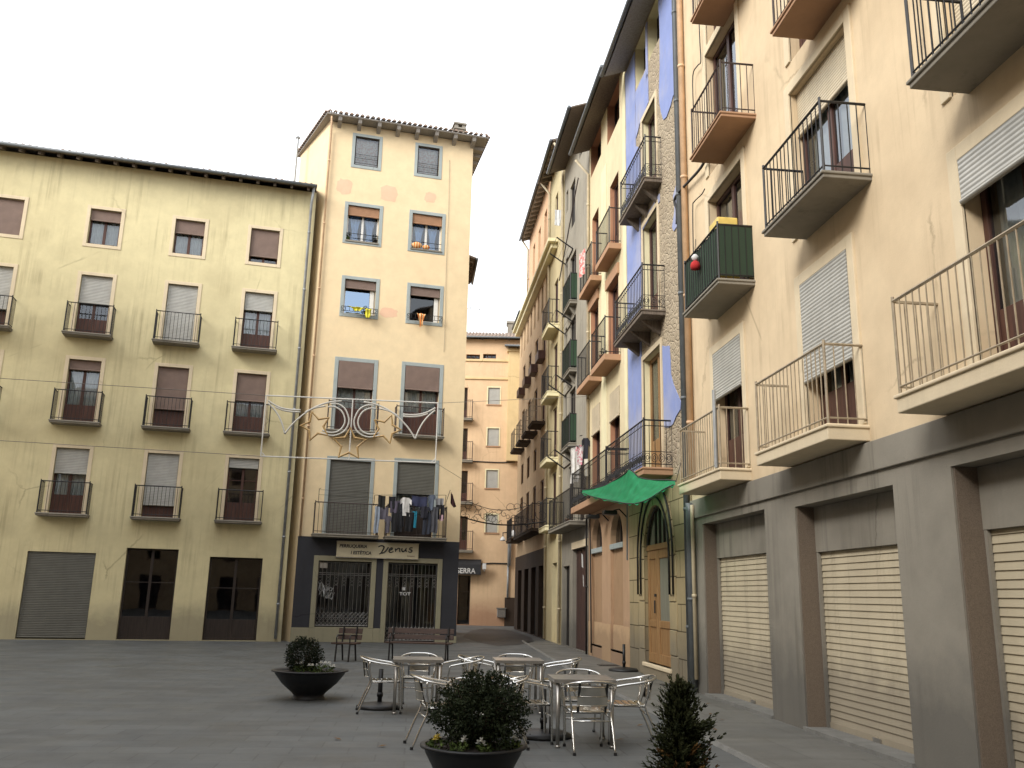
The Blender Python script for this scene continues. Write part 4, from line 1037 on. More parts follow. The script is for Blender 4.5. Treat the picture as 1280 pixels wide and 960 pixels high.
downpipe([Rn.P(16.3,.1,3.4), Rn.P(16.3,.1,3.2), Rn.P(16.3,.1,.25)], .035, 'pipe_pale', hs1)
for k, h in enumerate(gs):
    a, b, e = h['s0'], h['s1'], h['t1']; rr = h['r']
    for ja, jb in ((a+.003,a+.03),(b-.03,b-.003)):
        q = MB(); q.fbox(f, ja, jb, -rr+.02, -.002, .0, e-.004); q.build('granite_jamb', M['granite'], hs1)
    q = MB(); q.fbox(f, a+.03, b-.03, -rr-.05, -rr+.06, e-.62, e-.004); q.build('shutter_box', M['concrete'], hs1)
    q = MB(); zr = .12; pitch_ = .085
    while zr < e-.63:
        z1_ = min(zr+pitch_, e-.62)
        q.hexa([f.P(a+.03,-rr+.012,zr),f.P(b-.03,-rr+.012,zr),f.P(b-.03,-rr-.03,zr),f.P(a+.03,-rr-.03,zr),f.P(a+.03,-rr-.004,z1_),f.P(b-.03,-rr-.004,z1_),f.P(b-.03,-rr-.03,z1_),f.P(a+.03,-rr-.03,z1_)]); zr += pitch_
    q.fbox(f, a+.03, b-.03, -rr-.03, -rr+.022, .02, .12)
    sh_ = q.build('shop_shutter', M['shutter_paint'], hs1)
    q = MB(); q.fbox(f, (a+b)/2-.09, (a+b)/2+.09, -rr+.022, -rr+.04, .045, .10); q.build('lock_plate', M['alu_dull'], sh_)
    for ga, gb in ((a+.031,a+.075),(b-.075,b-.031)):
        q = MB(); q.fbox(f, ga, gb, -rr+.013, -rr+.055, .0, e-.625); q.build('guide_rail', M['concrete'], hs1)
    q = MB(); q.fbox(f, a-.02, b+.02, -rr+.01, .06, .0, .05); q.build('threshold', M['joint'], hs1)
q = MB(); q.fbox(f, .02, Rn.w, .02, .06, 3.15, 3.5); bevel(q.build('lintel_band', M['concrete'], hs1), .01)
q = MB(); q.tube([Rn.P(13.6,.545,3.72), Rn.P(13.6,.545,5.0)], .03, 8); q.build('balcony_post', M['zinc'], hs1)
q = MB(); q.fbox(f, Rn.s(13.05)-.5, Rn.s(13.05)-.08, .2, .55, 6.74, 7.86); bevel(q.build('balcony_crate', plain('yellow_plastic', (.62,.46,.12), .5), hs1), .02)

# ---------------- cream house with ochre balcony slabs
Rc = Row(21.68, 26.85); f = Rc.f
hs3 = thing('cream_house', (XW+2, 24.2, 0), 'cream house with ochre balcony slabs and two arched recesses at street level', 'house')
A2 = [Rc.h(22.42,24.05,15.12,16.45,r=.3), Rc.h(24.96,26.6,15.3,16.45,r=.3)]
D3 = [Rc.h(22.6,23.7,11.27,13.55,r=.2), Rc.h(25.37,26.37,11.27,13.7,r=.2)]
D2 = [Rc.h(22.7,24.0,8.1,10.42,r=.2), Rc.h(25.41,26.6,8.1,10.62,r=.2)]
D1 = [Rc.h(22.63,23.8,4.35,7.24,r=.2), Rc.h(25.19,26.32,4.35,7.32,r=.2)]
GA = [Rc.h(22.35,23.8,.35,3.86,arch=True,r=.17), Rc.h(24.9,26.4,.35,3.9,arch=True,r=.17)]
wall(f, 0, Rc.w, 4.15, 16.6, A2+D3+D2+D1, M['cream_wall'], hs3, reveal=.2, revmat=M['terracotta'])
wall(f, 0, Rc.w, 0, 4.146, GA, M['pillar'], hs3, d=.01, name='ground_floor_wall')
q = MB(); q.fbox(f, Rc.w-.32, Rc.w-.005, .003, .02, 4.2, 16.2); q.build('pale_band', M['cream_band'], hs3)
q = MB(); q.fbox(f, Rc.s(24.9), Rc.s(24.2), .003, .018, 4.5, 14.6); q.build('pale_band', M['cream_band'], hs3)
roof(f, 0, Rc.w, 16.28, .58, hs3, raft=0, under='eave_wood')
for h in A2: window(f, h, hs3, 'dark_frame', curtain='curtain_room_dark', glass='glass_dark')
for k, h in enumerate(D3+D2+D1):
    w = window(f, h, hs3, 'brown_frame', name='balcony_door', curtain='curtain_white' if k % 2 else 'curtain_room_dark', panel=.3, fw=.08, blind='blind_cream' if k > 3 else None, bfrac=.28, blind_out=.02)
    if 1 < k < 4:
        q = MB(); q.fbox(f, h['s0']-.14, h['s1']+.14, -.01, .07, h['t1'], h['t1']+.32); bevel(q.build('lintel', M['slab_orange'], w), .01)
for (ya, yb, z, o) in ((22.3,24.15,11.2,.36),(24.85,26.75,11.2,.36),(22.45,24.35,8.05,.46),(24.85,26.8,8.05,.42)):
    balcony(f, Rc.s(yb), Rc.s(ya), z, o, 1.05, hs3, 'slab_orange', 'iron', thick=.17, gap=.13, lip=False)
b31 = balcony(f, Rc.s(26.75), Rc.s(21.75), 4.3, o1*.92, 1.03, hs3, 'slab_orange', 'iron', thick=.18, gap=.13, scroll=True, lip=False)
for h in GA:
    a, b = h['s0'], h['s1']; r = h['r']
    q = MB(); q.fbox(f, a, b, -r, -.07, .0, 2.92); q.build('recess_panel', M['orange_wall'], hs3)
    q = MB(); q.fbox(f, a-.02, b+.02, -.16, .035, 2.92, 3.06); bevel(q.build('sill', M['surround'], hs3), .01)
    q = MB(); n = 16; w_ = (b-a)/2; cs = (a+b)/2; sp = h['t1']-w_
    q.face(q.pts([f.P(a,-r+.03,3.06), f.P(b,-r+.03,3.06)]+[f.P(cs+w_*math.cos(math.pi*k/n), -r+.03, sp+w_*math.sin(math.pi*k/n)) for k in range(n+1)]))
    g = q.build('arched_window', M['glass_dark'], hs3)
    q = MB(); q.fbox(f, a-.1, b+.1, -r-.3, -r-.25, 2.9, 4.0); q.build('unlit_room_panel', M['curtain_room_dark'], g)  # dark panel stands in for the darkness inside the arch
    q = MB(); q.fbox(f, cs-.03, cs+.03, -r+.02, -r+.07, 3.06, h['t1']-.02); q.build('window_bar', M['dark_frame'], g)
    q = MB(); q.fbox(f, a, b, -.07, -.055, .352, .97); q.build('recess_dado', M['orange_dado'], hs3)
    q = MB(); q.fbox(f, a, b, -.055, .01, .30, .352); q.build('recess_ledge', M['granite'], hs3)
q = MB()
ed = [0]+sorted([x for h in GA for x in (h['s0'], h['s1'])])+[Rc.w]
for a, b in ((ed[0],ed[1]),(ed[2],ed[3]),(ed[4],ed[5])): q.fbox(f, a+.003, b-.003, .0, .022, .0, .97)
q.build('dado', M['orange_dado'], hs3)
downpipe([Rc.P(26.75,.5,16.0), Rc.P(26.75,.07,15.5), Rc.P(26.75,.07,4.4)], .045, 'pipe_pale', hs3)
downpipe([Rc.P(26.78,.09,4.1), Rc.P(26.78,.09,3.9), Rc.P(26.78,.09,.02)], .03, 'iron', hs3)

# ---------------- grey house
Rg = Row(26.88, 31.85); f = Rg.f
hs4 = thing('grey_house', (XW+2, 29.4, 0), 'tall grey weathered house with green-screened window guards and a dark plank gate', 'house')
G4 = [Rg.h(29.55,30.6,15.05,16.85)]+[Rg.h(29.3,30.5,z,z+2.0) for z in (11.9,9.42,6.8)]+[Rg.h(27.6,28.6,4.05,6.1), Rg.h(29.6,30.6,4.05,6.1)]
sm = [Rg.h(31.1,31.55,z,z+.9) for z in (16.2,13.4,10.6,8.0)]+[Rg.h(28.2,28.8,17.1,17.75)]
gg = [Rg.h(27.05,29.6,.03,3.2,r=.18), Rg.h(30.2,31.5,.03,2.7,r=.2)]
for h in G4+sm: h['r'] = .13
wall(f, 0, Rg.w, 3.9, 18.3, G4+sm, M['grey_wall'], hs4)
wall(f, 0, Rg.w, 0, 3.896, gg, M['concrete'], hs4, d=.008, name='ground_floor_wall')
roof(f, 0, Rg.w, 18.1, .62, hs4, raft=0)
for k, h in enumerate(G4+sm):
    window(f, h, hs4, 'dark_frame', name='window' if k not in (4,5) else 'balcony_door', curtain='curtain_room_dark', glass='glass_dark', panel=.25 if 0 < k < 6 else 0, mull=1 if k < 6 else 0)
for z in (11.85,9.37,6.75): balcony(f, Rg.s(30.75), Rg.s(29.05), z, .26, 1.0, hs4, 'concrete', 'iron', thick=.14, gap=.13, screen='green_screen', brackets=2)
bg = balcony(f, Rg.s(31.6), Rg.s(27.2), 3.98, .55, 1.0, hs4, 'concrete', 'iron', thick=.14, gap=.13)
def rack(fc, s0, s1, t, proj, parent):
    q = MB(); P = fc.P
    for s in (s0, s1): q.tube([P(s,0,t), P(s,proj,t+.42)], .027, 5)
    q.tube([P(s0,.02,t), P(s1,.02,t)], .02, 5); q.tube([P(s0,proj,t+.42), P(s1,proj,t+.42)], .008, 5)
    for k in (1,2,3): q.tube([P(s0,proj*k/4,t+.105*k), P(s1,proj*k/4,t+.105*k)], .005, 4)
    return q.build('drying_rack', M['iron'], parent)
for z in (14.1,11.3,8.9,6.2): rack(f, Rg.s(31.5), Rg.s(29.9), z, .62, hs4)
for h, mm in zip(gg, ('red_door','black_door')):
    n = 6; a, b = h['s0'], h['s1']
    q = MB()
    for k in range(n):
        x0, x1 = a+(b-a)*k/n, a+(b-a)*(k+1)/n; q.fbox(f, x0+.006, x1-.006, -.17, -.12+.01*(k % 2), .03, h['t1']-.01)
    d = bevel(q.build('plank_gate', M[mm], hs4), .008)
    if mm == 'red_door':
        for (s, z, w, hh) in ((a+(b-a)*.40,2.62,.24,.42),(a+(b-a)*.50,2.02,.10,.34)):
            q = MB(); q.hexa([f.P(s,-.105,z),f.P(s+w,-.105,z-.05),f.P(s+w,-.108,z-.05),f.P(s,-.108,z),f.P(s-.04,-.1,z+hh),f.P(s+w-.04,-.1,z+hh-.05),f.P(s+w-.04,-.104,z+hh-.05),f.P(s-.04,-.104,z+hh)]); q.build('paper_notice', M['letter_white'], d)
q = MB(); q.fbox(f, gg[0]['s0']-.1, gg[0]['s1']+.1, .0, .04, 3.2, 3.42); q.build('lintel', M['r1_trim'], hs4)
q = MB(); q.tube([Rg.P(28.4,.1,16.2), Rg.P(30.9,.35,13.2)], .022, 5); q.build('leaning_pole', M['iron_brown'], hs4)

# ---------------- faded yellow narrow house
Ry = Row(31.9, 35.75); f = Ry.f
hs5 = thing('narrow_yellow_house', (XW+2, 33.8, 0), 'narrow faded yellow house with one small balcony on every floor, down the lane', 'house')
Y5 = [Ry.h(33.35,34.35,z,z+2.05) for z in (12.25,9.5,6.9,4.32)]+[Ry.h(33.6,34.3,16.9,18.2)]
yg = [Ry.h(33.0,34.1,.03,2.9,r=.25)]
for h in Y5: h['r'] = .13
wall(f, 0, Ry.w, 0, 19.8, Y5+yg, M['pale_wall'], hs5)
for k, h in enumerate(Y5): window(f, h, hs5, 'brown_frame', name='balcony_door', curtain='curtain_white' if k % 2 else 'curtain_room_dark', panel=.3)
for z in (12.19,9.43,6.84,4.26): balcony(f, Ry.s(34.75), Ry.s(32.95), z, .45, 1.0, hs5, 'cream_band', 'iron', thick=.2, gap=.14)
window(f, yg[0], hs5, 'white_frame', name='street_door', glass='glass_dark', mull=0, panel=.5)
roof(f, 0, Ry.w, 19.6, .5, hs5, raft=.5)
downpipe([Ry.P(35.6,.45,19.5), Ry.P(35.6,.07,19.0), Ry.P(35.6,.07,.05)], .05, 'pipe_pale', hs5)
downpipe([Ry.P(32.0,.45,19.5), Ry.P(32.0,.07,19.0), Ry.P(32.0,.07,.05)], .05, 'pipe_pale', hs5)

# ---------------- tan house at the end of the row
Rt = Row(35.8, 46.6); f = Rt.f
hs6 = thing('tan_house', (XW+2, 41, 0), 'long tan house with four small balconies side by side and a dark brown ground floor', 'house')
zc = 16.0
ty = [37.2,39.6,42.0,44.4]
z6 = onX(680,505,4.75).z
T6 = []
for Y in ty:
    T6 += [Rt.h(Y-.5,Y+.5,4.5,6.5), Rt.h(Y-.45,Y+.45,7.2,8.2), Rt.h(Y-.5,Y+.5,z6+.05,z6+2.1), Rt.h(Y-.5,Y+.5,z6+2.95,z6+4.5)]
for Y in (36.6,37.9,39.2,40.5,41.8,43.1,44.4,45.7): T6.append(Rt.h(Y-.28,Y+.28,zc-1.75,zc-.45))
for h in T6: h['r'] = .13
wall(f, 0, Rt.w, 3.6, zc, T6, M['tan_wall'], hs6)
tg = [Rt.h(Y-.75,Y+.75,.03,2.9,r=.25) for Y in (37.0,39.4,41.9,44.5)]
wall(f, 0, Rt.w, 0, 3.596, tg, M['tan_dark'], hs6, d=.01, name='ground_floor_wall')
T7 = [Rt.h(Y-.4,Y+.4,zc+1.3,zc+2.9) for Y in (37.2,39.2,41.2)]
Rt2 = Row(35.82, 43.2)
wall(f, Rt.s(43.2), Rt.s(35.82), zc, zc+4.1, T7, M['peach_wall'], hs6, name='attic_wall')
q = MB(); q.fbox(f, -.1, Rt.w+2.4, .003, .42, zc-.16, zc); q.fbox(f, -.05, Rt.w+2.2, .003, .28, zc-.36, zc-.16); bevel(q.build('cornice', M['cream_band'], hs6), .02)
roof(Fac(XW, 43.2, 0, -1), 0, 43.2-35.82, zc+3.95, .42, hs6, raft=.5, under='eave_grey')
downpipe([Rt.P(43.1,.4,zc+3.9), Rt.P(43.1,.07,zc+3.4), Rt.P(43.1,.07,zc+.1)], .05, 'pipe_pale', hs6)
roof(Fac(XW, 46.6, 0, -1), 0, 3.3, zc+.08, .35, hs6, raft=.6)
for k, h in enumerate(T6+T7): window(f, h, hs6, 'brown_frame', curtain='curtain_white' if k % 3 else 'curtain_room_dark', glass='glass', fw=.05, mull=1 if k < 16 else 0, backing=k < 16)
for Y in ty:
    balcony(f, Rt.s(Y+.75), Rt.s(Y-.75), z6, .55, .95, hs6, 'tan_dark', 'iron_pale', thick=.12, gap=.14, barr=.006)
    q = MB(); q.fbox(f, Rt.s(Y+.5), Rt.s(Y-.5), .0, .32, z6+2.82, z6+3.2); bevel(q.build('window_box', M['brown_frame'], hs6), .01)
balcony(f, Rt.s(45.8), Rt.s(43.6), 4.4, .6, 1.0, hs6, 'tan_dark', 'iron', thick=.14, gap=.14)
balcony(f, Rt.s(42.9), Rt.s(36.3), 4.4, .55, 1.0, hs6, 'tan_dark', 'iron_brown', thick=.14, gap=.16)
for h in tg:
    q = MB(); a, b = h['s0'], h['s1']
    for k in range(4): q.fbox(f, a+(b-a)*k/4+.006, a+(b-a)*(k+1)/4-.006, -.22, -.17+.01*(k % 2), .03, h['t1']-.01)
    q.build('plank_door', M['black_door'], hs6)

# ================================================================== HOUSE ACROSS THE END OF THE LANE
a6 = R_(-6.0); e0 = onZ(600, 782)
E0 = Fac(e0.x, e0.y, math.cos(a6), math.sin(a6))
sl, sr = E0.st(545, 700)[0]-3, E0.st(649, 700)[0]+6
E_ = Fac(*(E0.P(sl,0,0).xy), math.cos(a6), math.sin(a6)); WE = sr-sl
def EH(tl, br, **k):
    a = E_.st(*tl); b = E_.st(*br); return H(a[0], b[0], a[1], b[1], **k)
hE = thing('orange_end_house', E_.P(WE/2,-3,0), 'orange apartment house closing the end of the lane with a black shop awning', 'house')
te = E_.st(600, 421, .3)[1]
ew = [EH((610.5,484.5),(624.6,505.8)), EH((609.6,535.3),(623.3,557.6)), EH((608,587.5),(622,610.4)), EH((607.4,643),(621.6,666))]
ea = [EH((583,442.8),(599.8,448.8)), EH((604,442.2),(620,448.2))]
el = []
for (y0, y1) in ((484,524),(535,576),(588,628),(645,688)): el.append(EH((568,y0),(583.5,y1)))
eg = [EH((573,719),(586.5,779.5))]; eg[0]['t0'] = .03
wall(E_, 0, WE, 0, te-.05, ew+ea+el+eg, M['end_wall'], hE, reveal=.16)
roof(E_, 0, WE, te, .3, hE, raft=.8, gutter=True)
for h in ew:
    w = window(E_, h, hE, 'white_frame', blind='blind_pale', bfrac=.97, blind_out=-.05, fw=.05)
    q = MB(); a, b, c, e = h['s0'], h['s1'], h['t0'], h['t1']
    q.fbox(E_, a-.09, b+.09, -.02, .05, c-.07, c); q.build('sill', M['slab_orange'], w)
    q = MB(); q.fbox(E_, a-.07, a, -.02, .02, c, e+.07); q.fbox(E_, b, b+.07, -.02, .02, c, e+.07); q.fbox(E_, a, b, -.02, .02, e, e+.07); q.build('surround', M['cream_band'], w)
for h in ea: window(E_, h, hE, 'brown_frame', glass='glass_dark', mull=2, fw=.04)
for h in el:
    window(E_, h, hE, 'brown_frame', name='balcony_door', curtain='curtain_room_dark', panel=.3)
    balcony(E_, h['s0']-.3, h['s1']+.35, h['t0'], .5, 1.05, hE, 'concrete', 'iron_brown', thick=.14, gap=.13)
q = MB()
for y in (473, 450.5): t = E_.st(600, y)[1]; q.fbox(E_, 0, WE, .0, .07, t-.06, t+.06)
bevel(q.build('string_course', M['end_bay'], hE), .01)
w = window(E_, eg[0], hE, 'dark_frame', name='shop_door', glass='glass_dark', bars=2, mull=0)
# projecting yellow bay with its own little tiled roof
b0, b1 = E_.st(632,600,.35)[0], E_.st(652,600,.35)[0]+3
tbay = E_.st(640, 432, .6)[1]
q = MB(); q.fbox(E_, b0, b1, -.1, .35, E_.st(640,577)[1], tbay-.05); q.fbox(E_, b0-.08, b1, .0, .42, tbay-.3, tbay-.12); bevel(q.build('bay', M['end_bay'], hE), .01)
roof(Fac(*E_.P(b0-.25,.0,0).xy, E_.u.x, E_.u.y), 0, b1-b0+.25, tbay, .65, hE, depth=2.2, pitch=.3, raft=.5)
# black awning sign
asg = thing('shop_awning', E_.P(E_.st(590,715)[0],.3,E_.st(590,715)[1]), 'black shop awning with white capital letters over the door at the end of the lane', 'awning')
s0, s1 = E_.st(560,712,.5)[0], E_.st(601,712,.5)[0]; za, zb = E_.st(590,718,.5)[1], E_.st(590,705.5,.5)[1]
q = MB(); q.hexa([E_.P(s0,.5,za),E_.P(s1,.5,za),E_.P(s1,.0,za),E_.P(s0,.0,za),E_.P(s0,.42,zb),E_.P(s1,.42,zb),E_.P(s1,.0,zb+.3),E_.P(s0,.0,zb+.3)]); q.build('canopy', M['awning_black'], asg)
st = E_.st(572.2,715.6,.5); text_obj('lettering', 'SERRA', .40, E_, st[0]-.06, st[1]-.03, .505, 'letter_white', asg, bold=.006, sx=.92)
lamp = thing('wall_lamp', E_.P(E_.st(605,712,.3)[0],0,E_.st(605,712,.3)[1]), 'small pale box light at the right end of the black awning', 'lamp')
s, t = E_.st(605.5,708,.4); q = MB(); q.fbox(E_, s-.1, s+.1, .3, .5, t-.16, t+.16); q.tube([E_.P(s,.0,t-.25), E_.P(s,.35,t-.25), E_.P(s,.4,t-.15)], .03, 6); bevel(q.build('lamp_box', M['letter_white'], lamp), .02)
# pipes, street lamps, meter box on the end house
s, t = E_.st(634.5,735,.1); q = MB(); z0 = E_.st(634,747,.1)[1]; z1 = E_.st(634,707,.1)[1]
q.tube([E_.P(s,.07,z0), E_.P(s,.07,z1)], .055, 8); q.tube([E_.P(s+.05,.14,z1), E_.P(s+.05,.14,E_.st(634,655,.1)[1])], .10, 10); q.build('downpipe', M['zinc'], hE, True)
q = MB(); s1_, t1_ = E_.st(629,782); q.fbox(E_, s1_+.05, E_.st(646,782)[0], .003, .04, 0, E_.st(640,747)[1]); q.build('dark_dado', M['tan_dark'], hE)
for k, (x, y, lab) in enumerate(((628.5,676,'small white bell lamp on a bracket, lower of two on the orange end house'),(641.5,671,'larger white bell lamp on the dark bracket beside the pipe of the orange end house'))):
    s, t = E_.st(x, y, .45); lt = thing('wall_lamp', E_.P(s,0,t), lab, 'lamp', 'bell lamps on the end house')
    q = MB(); sc = 1.0 if k == 0 else 1.5
    q.lathe(E_.P(s,.45,t), [(.16*sc,0),(.15*sc,.08*sc),(.08*sc,.2*sc),(.04*sc,.24*sc)], 14); q.build('lamp_shade', M['letter_white'], lt, True)
    q = MB(); q.tube([E_.P(s+.2,.0,t+.5*sc), E_.P(s,.4,t+.45*sc), E_.P(s,.45,t+.22*sc)], .03, 6); q.build('bracket', M['iron'], lt)
s, t = E_.st(626.5,768,.1); mb_ = thing('meter_box', E_.P(s,.05,t), 'pale grey meter box low on the wall of the orange end house', 'box')
q = MB(); q.fbox(E_, s-.24, s+.24, .003, .24, t-.16, t+.3); bevel(q.build('box_body', M['alu_dull'], mb_), .02); q = MB(); q.fbox(E_, s-.28, s+.28, .003, .28, t+.3, t+.36); q.build('box_lid', M['concrete'], mb_)
# chimney and antennas seen on the skyline
q = MB(); s, t = E_.st(641, 408, -4); q.fbox(E_, s-.35, s+.35, -4.4, -3.7, te-.3, t+.1); q.fbox(E_, s-.42, s+.42, -4.47, -3.63, t+.1, t+.25); q.build('chimney', M['concrete'], hE)
for (x, y, hh) in ((588,386,2.2),(599,388,2.0)):
    s, t = E_.st(x, y, -3); q = MB(); q.tube([E_.P(s,-3,te), E_.P(s,-3,t+.3)], .02, 5); q.tube([E_.P(s-.5,-3,t), E_.P(s+.6,-3,t+.1)], .015, 5)
    for k in range(5): q.tube([E_.P(s-.4+.22*k,-3.3,t+.02*k), E_.P(s-.4+.22*k,-2.7,t+.02*k)], .01, 4)
    q.build('antenna', M['zinc'], hE)

# ================================================================== UNSEEN HOUSES ADDED TO SHADE THE LOWER STOREYS
def shade_house(name, ox, oy, ux, uy, w, hgt, mat, label, step=2.9):
    fc = Fac(ox, oy, ux, uy); t = thing(name, fc.P(w/2,-3,0), label, 'house'); hl = []; n = int(w/step)
    for k in range(n):
        c = w*(k+.5)/n
        hl.append(H(c-.7, c+.7, .02, 2.6)); z = 3.8
        while z+2.6 < hgt: hl.append(H(c-.5, c+.5, z, z+2.1)); z += 3.1
    wall(fc, 0, w, 0, hgt-.03, hl, M[mat], t)
    for k, h in enumerate(hl): window(fc, h, t, 'brown_frame', name='window', glass='glass_dark', blind='blind_brown' if k % 2 else None, bfrac=.5, backing=False)
    roof(fc, 0, w, hgt, .6, t)
    return t
shade_house('added_shade_house', -14.2, -16, 0, 1, 14, 15.5, 'grey_wall', 'grey unseen house added to shade the square, facing the blue house')
shade_house('added_shade_house', -14.2, -1.9, 0, 1, 13, 16.5, 'tan_wall', 'tan unseen house added to shade the square, facing the cream house')
shade_house('added_shade_house', -14.2, 11.2, 0, 1, 12.5, 15.5, 'r1_wall', 'beige unseen house added to shade the square, next to the pale yellow house')
shade_house('added_shade_house', 6.5, -13, -1, 0, 20.5, 16, 'tan_wall', 'wide tan unseen house added for shade opposite the hair salon')
shade_house('added_shade_house', 5.3, 2.9, 0, -1, 15.5, 16.5, 'grey_wall', 'grey unseen house added for shade beyond the beige house with the shop shutters')

# ================================================================== HANGING THINGS
def band(fr, pts, r, n=8): fr.tube(pts, r, n)
# Christmas light frame strung in front of the corner house
YF = 27.6; CX = onY(438.5, 540, YF).x
def fp(px, py): return onY(px, py, YF)
def mir(ps): return [Vector((2*CX-p.x, p.y, p.z)) for p in ps]
def ep(ex, ey): return fp(365+ex*.16016, 480+ey*.16016)
xf = thing('christmas_light', (CX, YF, onY(438,574,YF).z), 'white festive light frame of arcs and amber stars strung before the apricot house', 'light decoration')
zt, zb_ = fp(438,499).z, fp(438,574.5).z; xr = fp(546,540).x; xl = 2*CX-xr
q = MB(); q.tube([(xl,YF,zt),(xr,YF,zt)], .022, 6); q.tube([(xl,YF,zb_),(xr,YF,zb_)], .022, 6)
for x in (xl, CX, xr): q.tube([(x,YF,zt),(x,YF,zb_)], .022, 6)
q.tube([(xr-.14,YF,zb_),(xr,YF,zb_+.14)], .015, 5); q.tube([(xl+.14,YF,zb_),(xl,YF,zb_+.14)], .015, 5)
q.build('frame', M['frame_white'], xf)
q = MB()
arcs = [[(640,170),(590,165),(530,195),(492,260),(485,310),(505,365),(550,400),(610,415),(690,400)],
        [(660,195),(610,190),(555,215),(522,265),(516,310),(535,355),(575,385),(630,392),(680,380)],
        [(560,140),(640,155),(720,185),(800,235),(870,300),(920,360),(962,430)],
        [(680,190),(760,212),(830,250)],
        [(962,430),(985,370),(1020,305),(1065,250),(1118,205)],
        [(866,236),(930,241),(1000,236),(1060,218),(1120,186)],
        [(866,252),(930,256),(1000,250),(1060,232)]]
for a in arcs:
    ps = smooth([ep(*p) for p in a]); q.tube(ps, .028, 6); q.tube(mir(ps), .028, 6)
    ps2 = [p+Vector((0,.05,.0)) for p in ps]
q.build('arc_tubes', M['tube_white'], xf, True)
def star(c, r, rot, name='star'):
    q = MB(); pts = []
    for k in range(10):
        rr = r if k % 2 == 0 else r*.50; a = rot+math.pi*k/5
        pts.append(c+Vector((rr*math.sin(a), 0, rr*math.cos(a))))
    q.tube(pts, .042, 6, closed=True); return q.build(name, M['tube_gold'], xf)
s2 = ep(735,352); star(s2, .47, .32); star(mir([s2])[0], .47, -.32); star(ep(448,470), .52, math.pi*0.0)
for r_, a_, b_ in ((.009,(xl,YF,zt),(xl-9,YF+.3,zt+.25)),(.009,(xl,YF,zb_),(xl-9,YF+.3,zb_+.25)),(.007,(xr,YF,zt),(XW,YF-.4,zt+.35)),(.007,(xr,YF,zb_),(L.P(W,0,0).x,L.P(W,0,0).y,zb_+.1))):
    q = MB(); q.tube([a_, b_], r_, 4); q.build('guy_wire', M['cable_grey'], xf)

# thin tangled garland across the lane
g0, g1 = onX(574,645,1.95), onX(682,652,4.9)
gl = thing('light_garland', g0, 'thin dark garland of unlit curled lights strung across the mouth of the lane', 'garland')
q = MB(); pts = [g0.lerp(g1, k/30)+Vector((0,0,-.25*math.sin(math.pi*k/30))) for k in range(31)]; q.tube(pts, .03, 5)
pt2 = [p+Vector((0,0,.85-.25*math.sin(math.pi*k/30))) for k, p in enumerate(pts)]; q.tube(pt2[:26], .014, 4); q.build('main_cable', M['iron'], gl)
q = MB(); rnd = random.Random(4)
for k in range(30):
    c = pts[min(30,k)]+Vector((0,rnd.uniform(-.2,.2),rnd.uniform(.0,.75))); r = rnd.uniform(.10,.26); ph = rnd.uniform(0,6)
    q.tube([c+Vector((r*(1-.06*j)*math.cos(ph+j*.6), .02*j, r*(1-.06*j)*math.sin(ph+j*.6))) for j in range(11)], .011, 4)
q.build('curled_lights', M['iron'], gl)

# green shade net
ux = [(727,613),(742,611),(757,607),(770,600),(781,592.5),(787,587.5),(792,591),(798,596.5),(808,599.5),(820,600.5),(833,600.5),(845,602)]
lx = [(728,616),(738,620),(750,623),(762,625.5),(775,628),(786,629.5),(796,629),(805,626.5),(814,622),(823,616),(832,610.5),(842,606)]
Ug = [onX(x, y, 4.58) for x, y in ux]; Lg = [onX(x, y, 4.58-.42*math.sin(math.pi*(i+.6)/12.2)**.6) for i, (x, y) in enumerate(lx)]
net = thing('shade_net', (Ug[0]+Ug[-1])/2, 'torn bright green shade net slung below the first-floor balconies over the arched door', 'net')
Us, Ls_ = smooth(Ug, 7), smooth(Lg, 7); nn = len(Us)-1
q = MB()
def nf(u, v):
    i = min(nn, int(round(u*nn))); p = Us[i].lerp(Ls_[i], v)
    sag = math.sin(math.pi*v)*math.sin(math.pi*min(1,max(0,u)))
    return p+Vector((.015*math.sin(u*23+v*5), .012*math.sin(v*9+u*17), -.09*sag+.012*math.sin(u*60+v*9)*(.3+v)+.016*math.sin(u*19-v*11)*sag-(.03*abs(math.sin(u*37)) if v > .95 else 0)))
q.grid(nf, nn, 16); ob = q.build('net_cloth', M['net'], net, True)
q = MB(); q.tube([p+Vector((0,0,.01)) for p in Us], .014, 5); q.tube(Ls_, .012, 5)
for i, j in ((0,0),(35,35),(nn,nn)): q.tube([Us[i], Us[i]+Vector((.1,0,.35))], .006, 4)
q.build('net_cord', M['cable'], net)

# floodlights on the cream house
for k, (x, y, lab) in enumerate(((741,646,'small black floodlight on a wall arm, above the farther arched recess'),(762,641,'small black floodlight on a wall arm, above the nearer arched recess'))):
    p = onX(x, y, 4.85); t = thing('floodlight', Vector((XW-.01, p.y, p.z)), lab, 'lamp', 'floodlights over the arched recesses')
    q = MB(); q.box(p, .34, .3, .1); bevel(q.build('lamp_head', M['iron'], t), .02)
    q = MB(); q.tube([(XW,p.y,p.z-.1),(XW-.2,p.y,p.z+.1),p+Vector((.1,0,.06))], .018, 5); q.build('wall_arm', M['iron'], t)
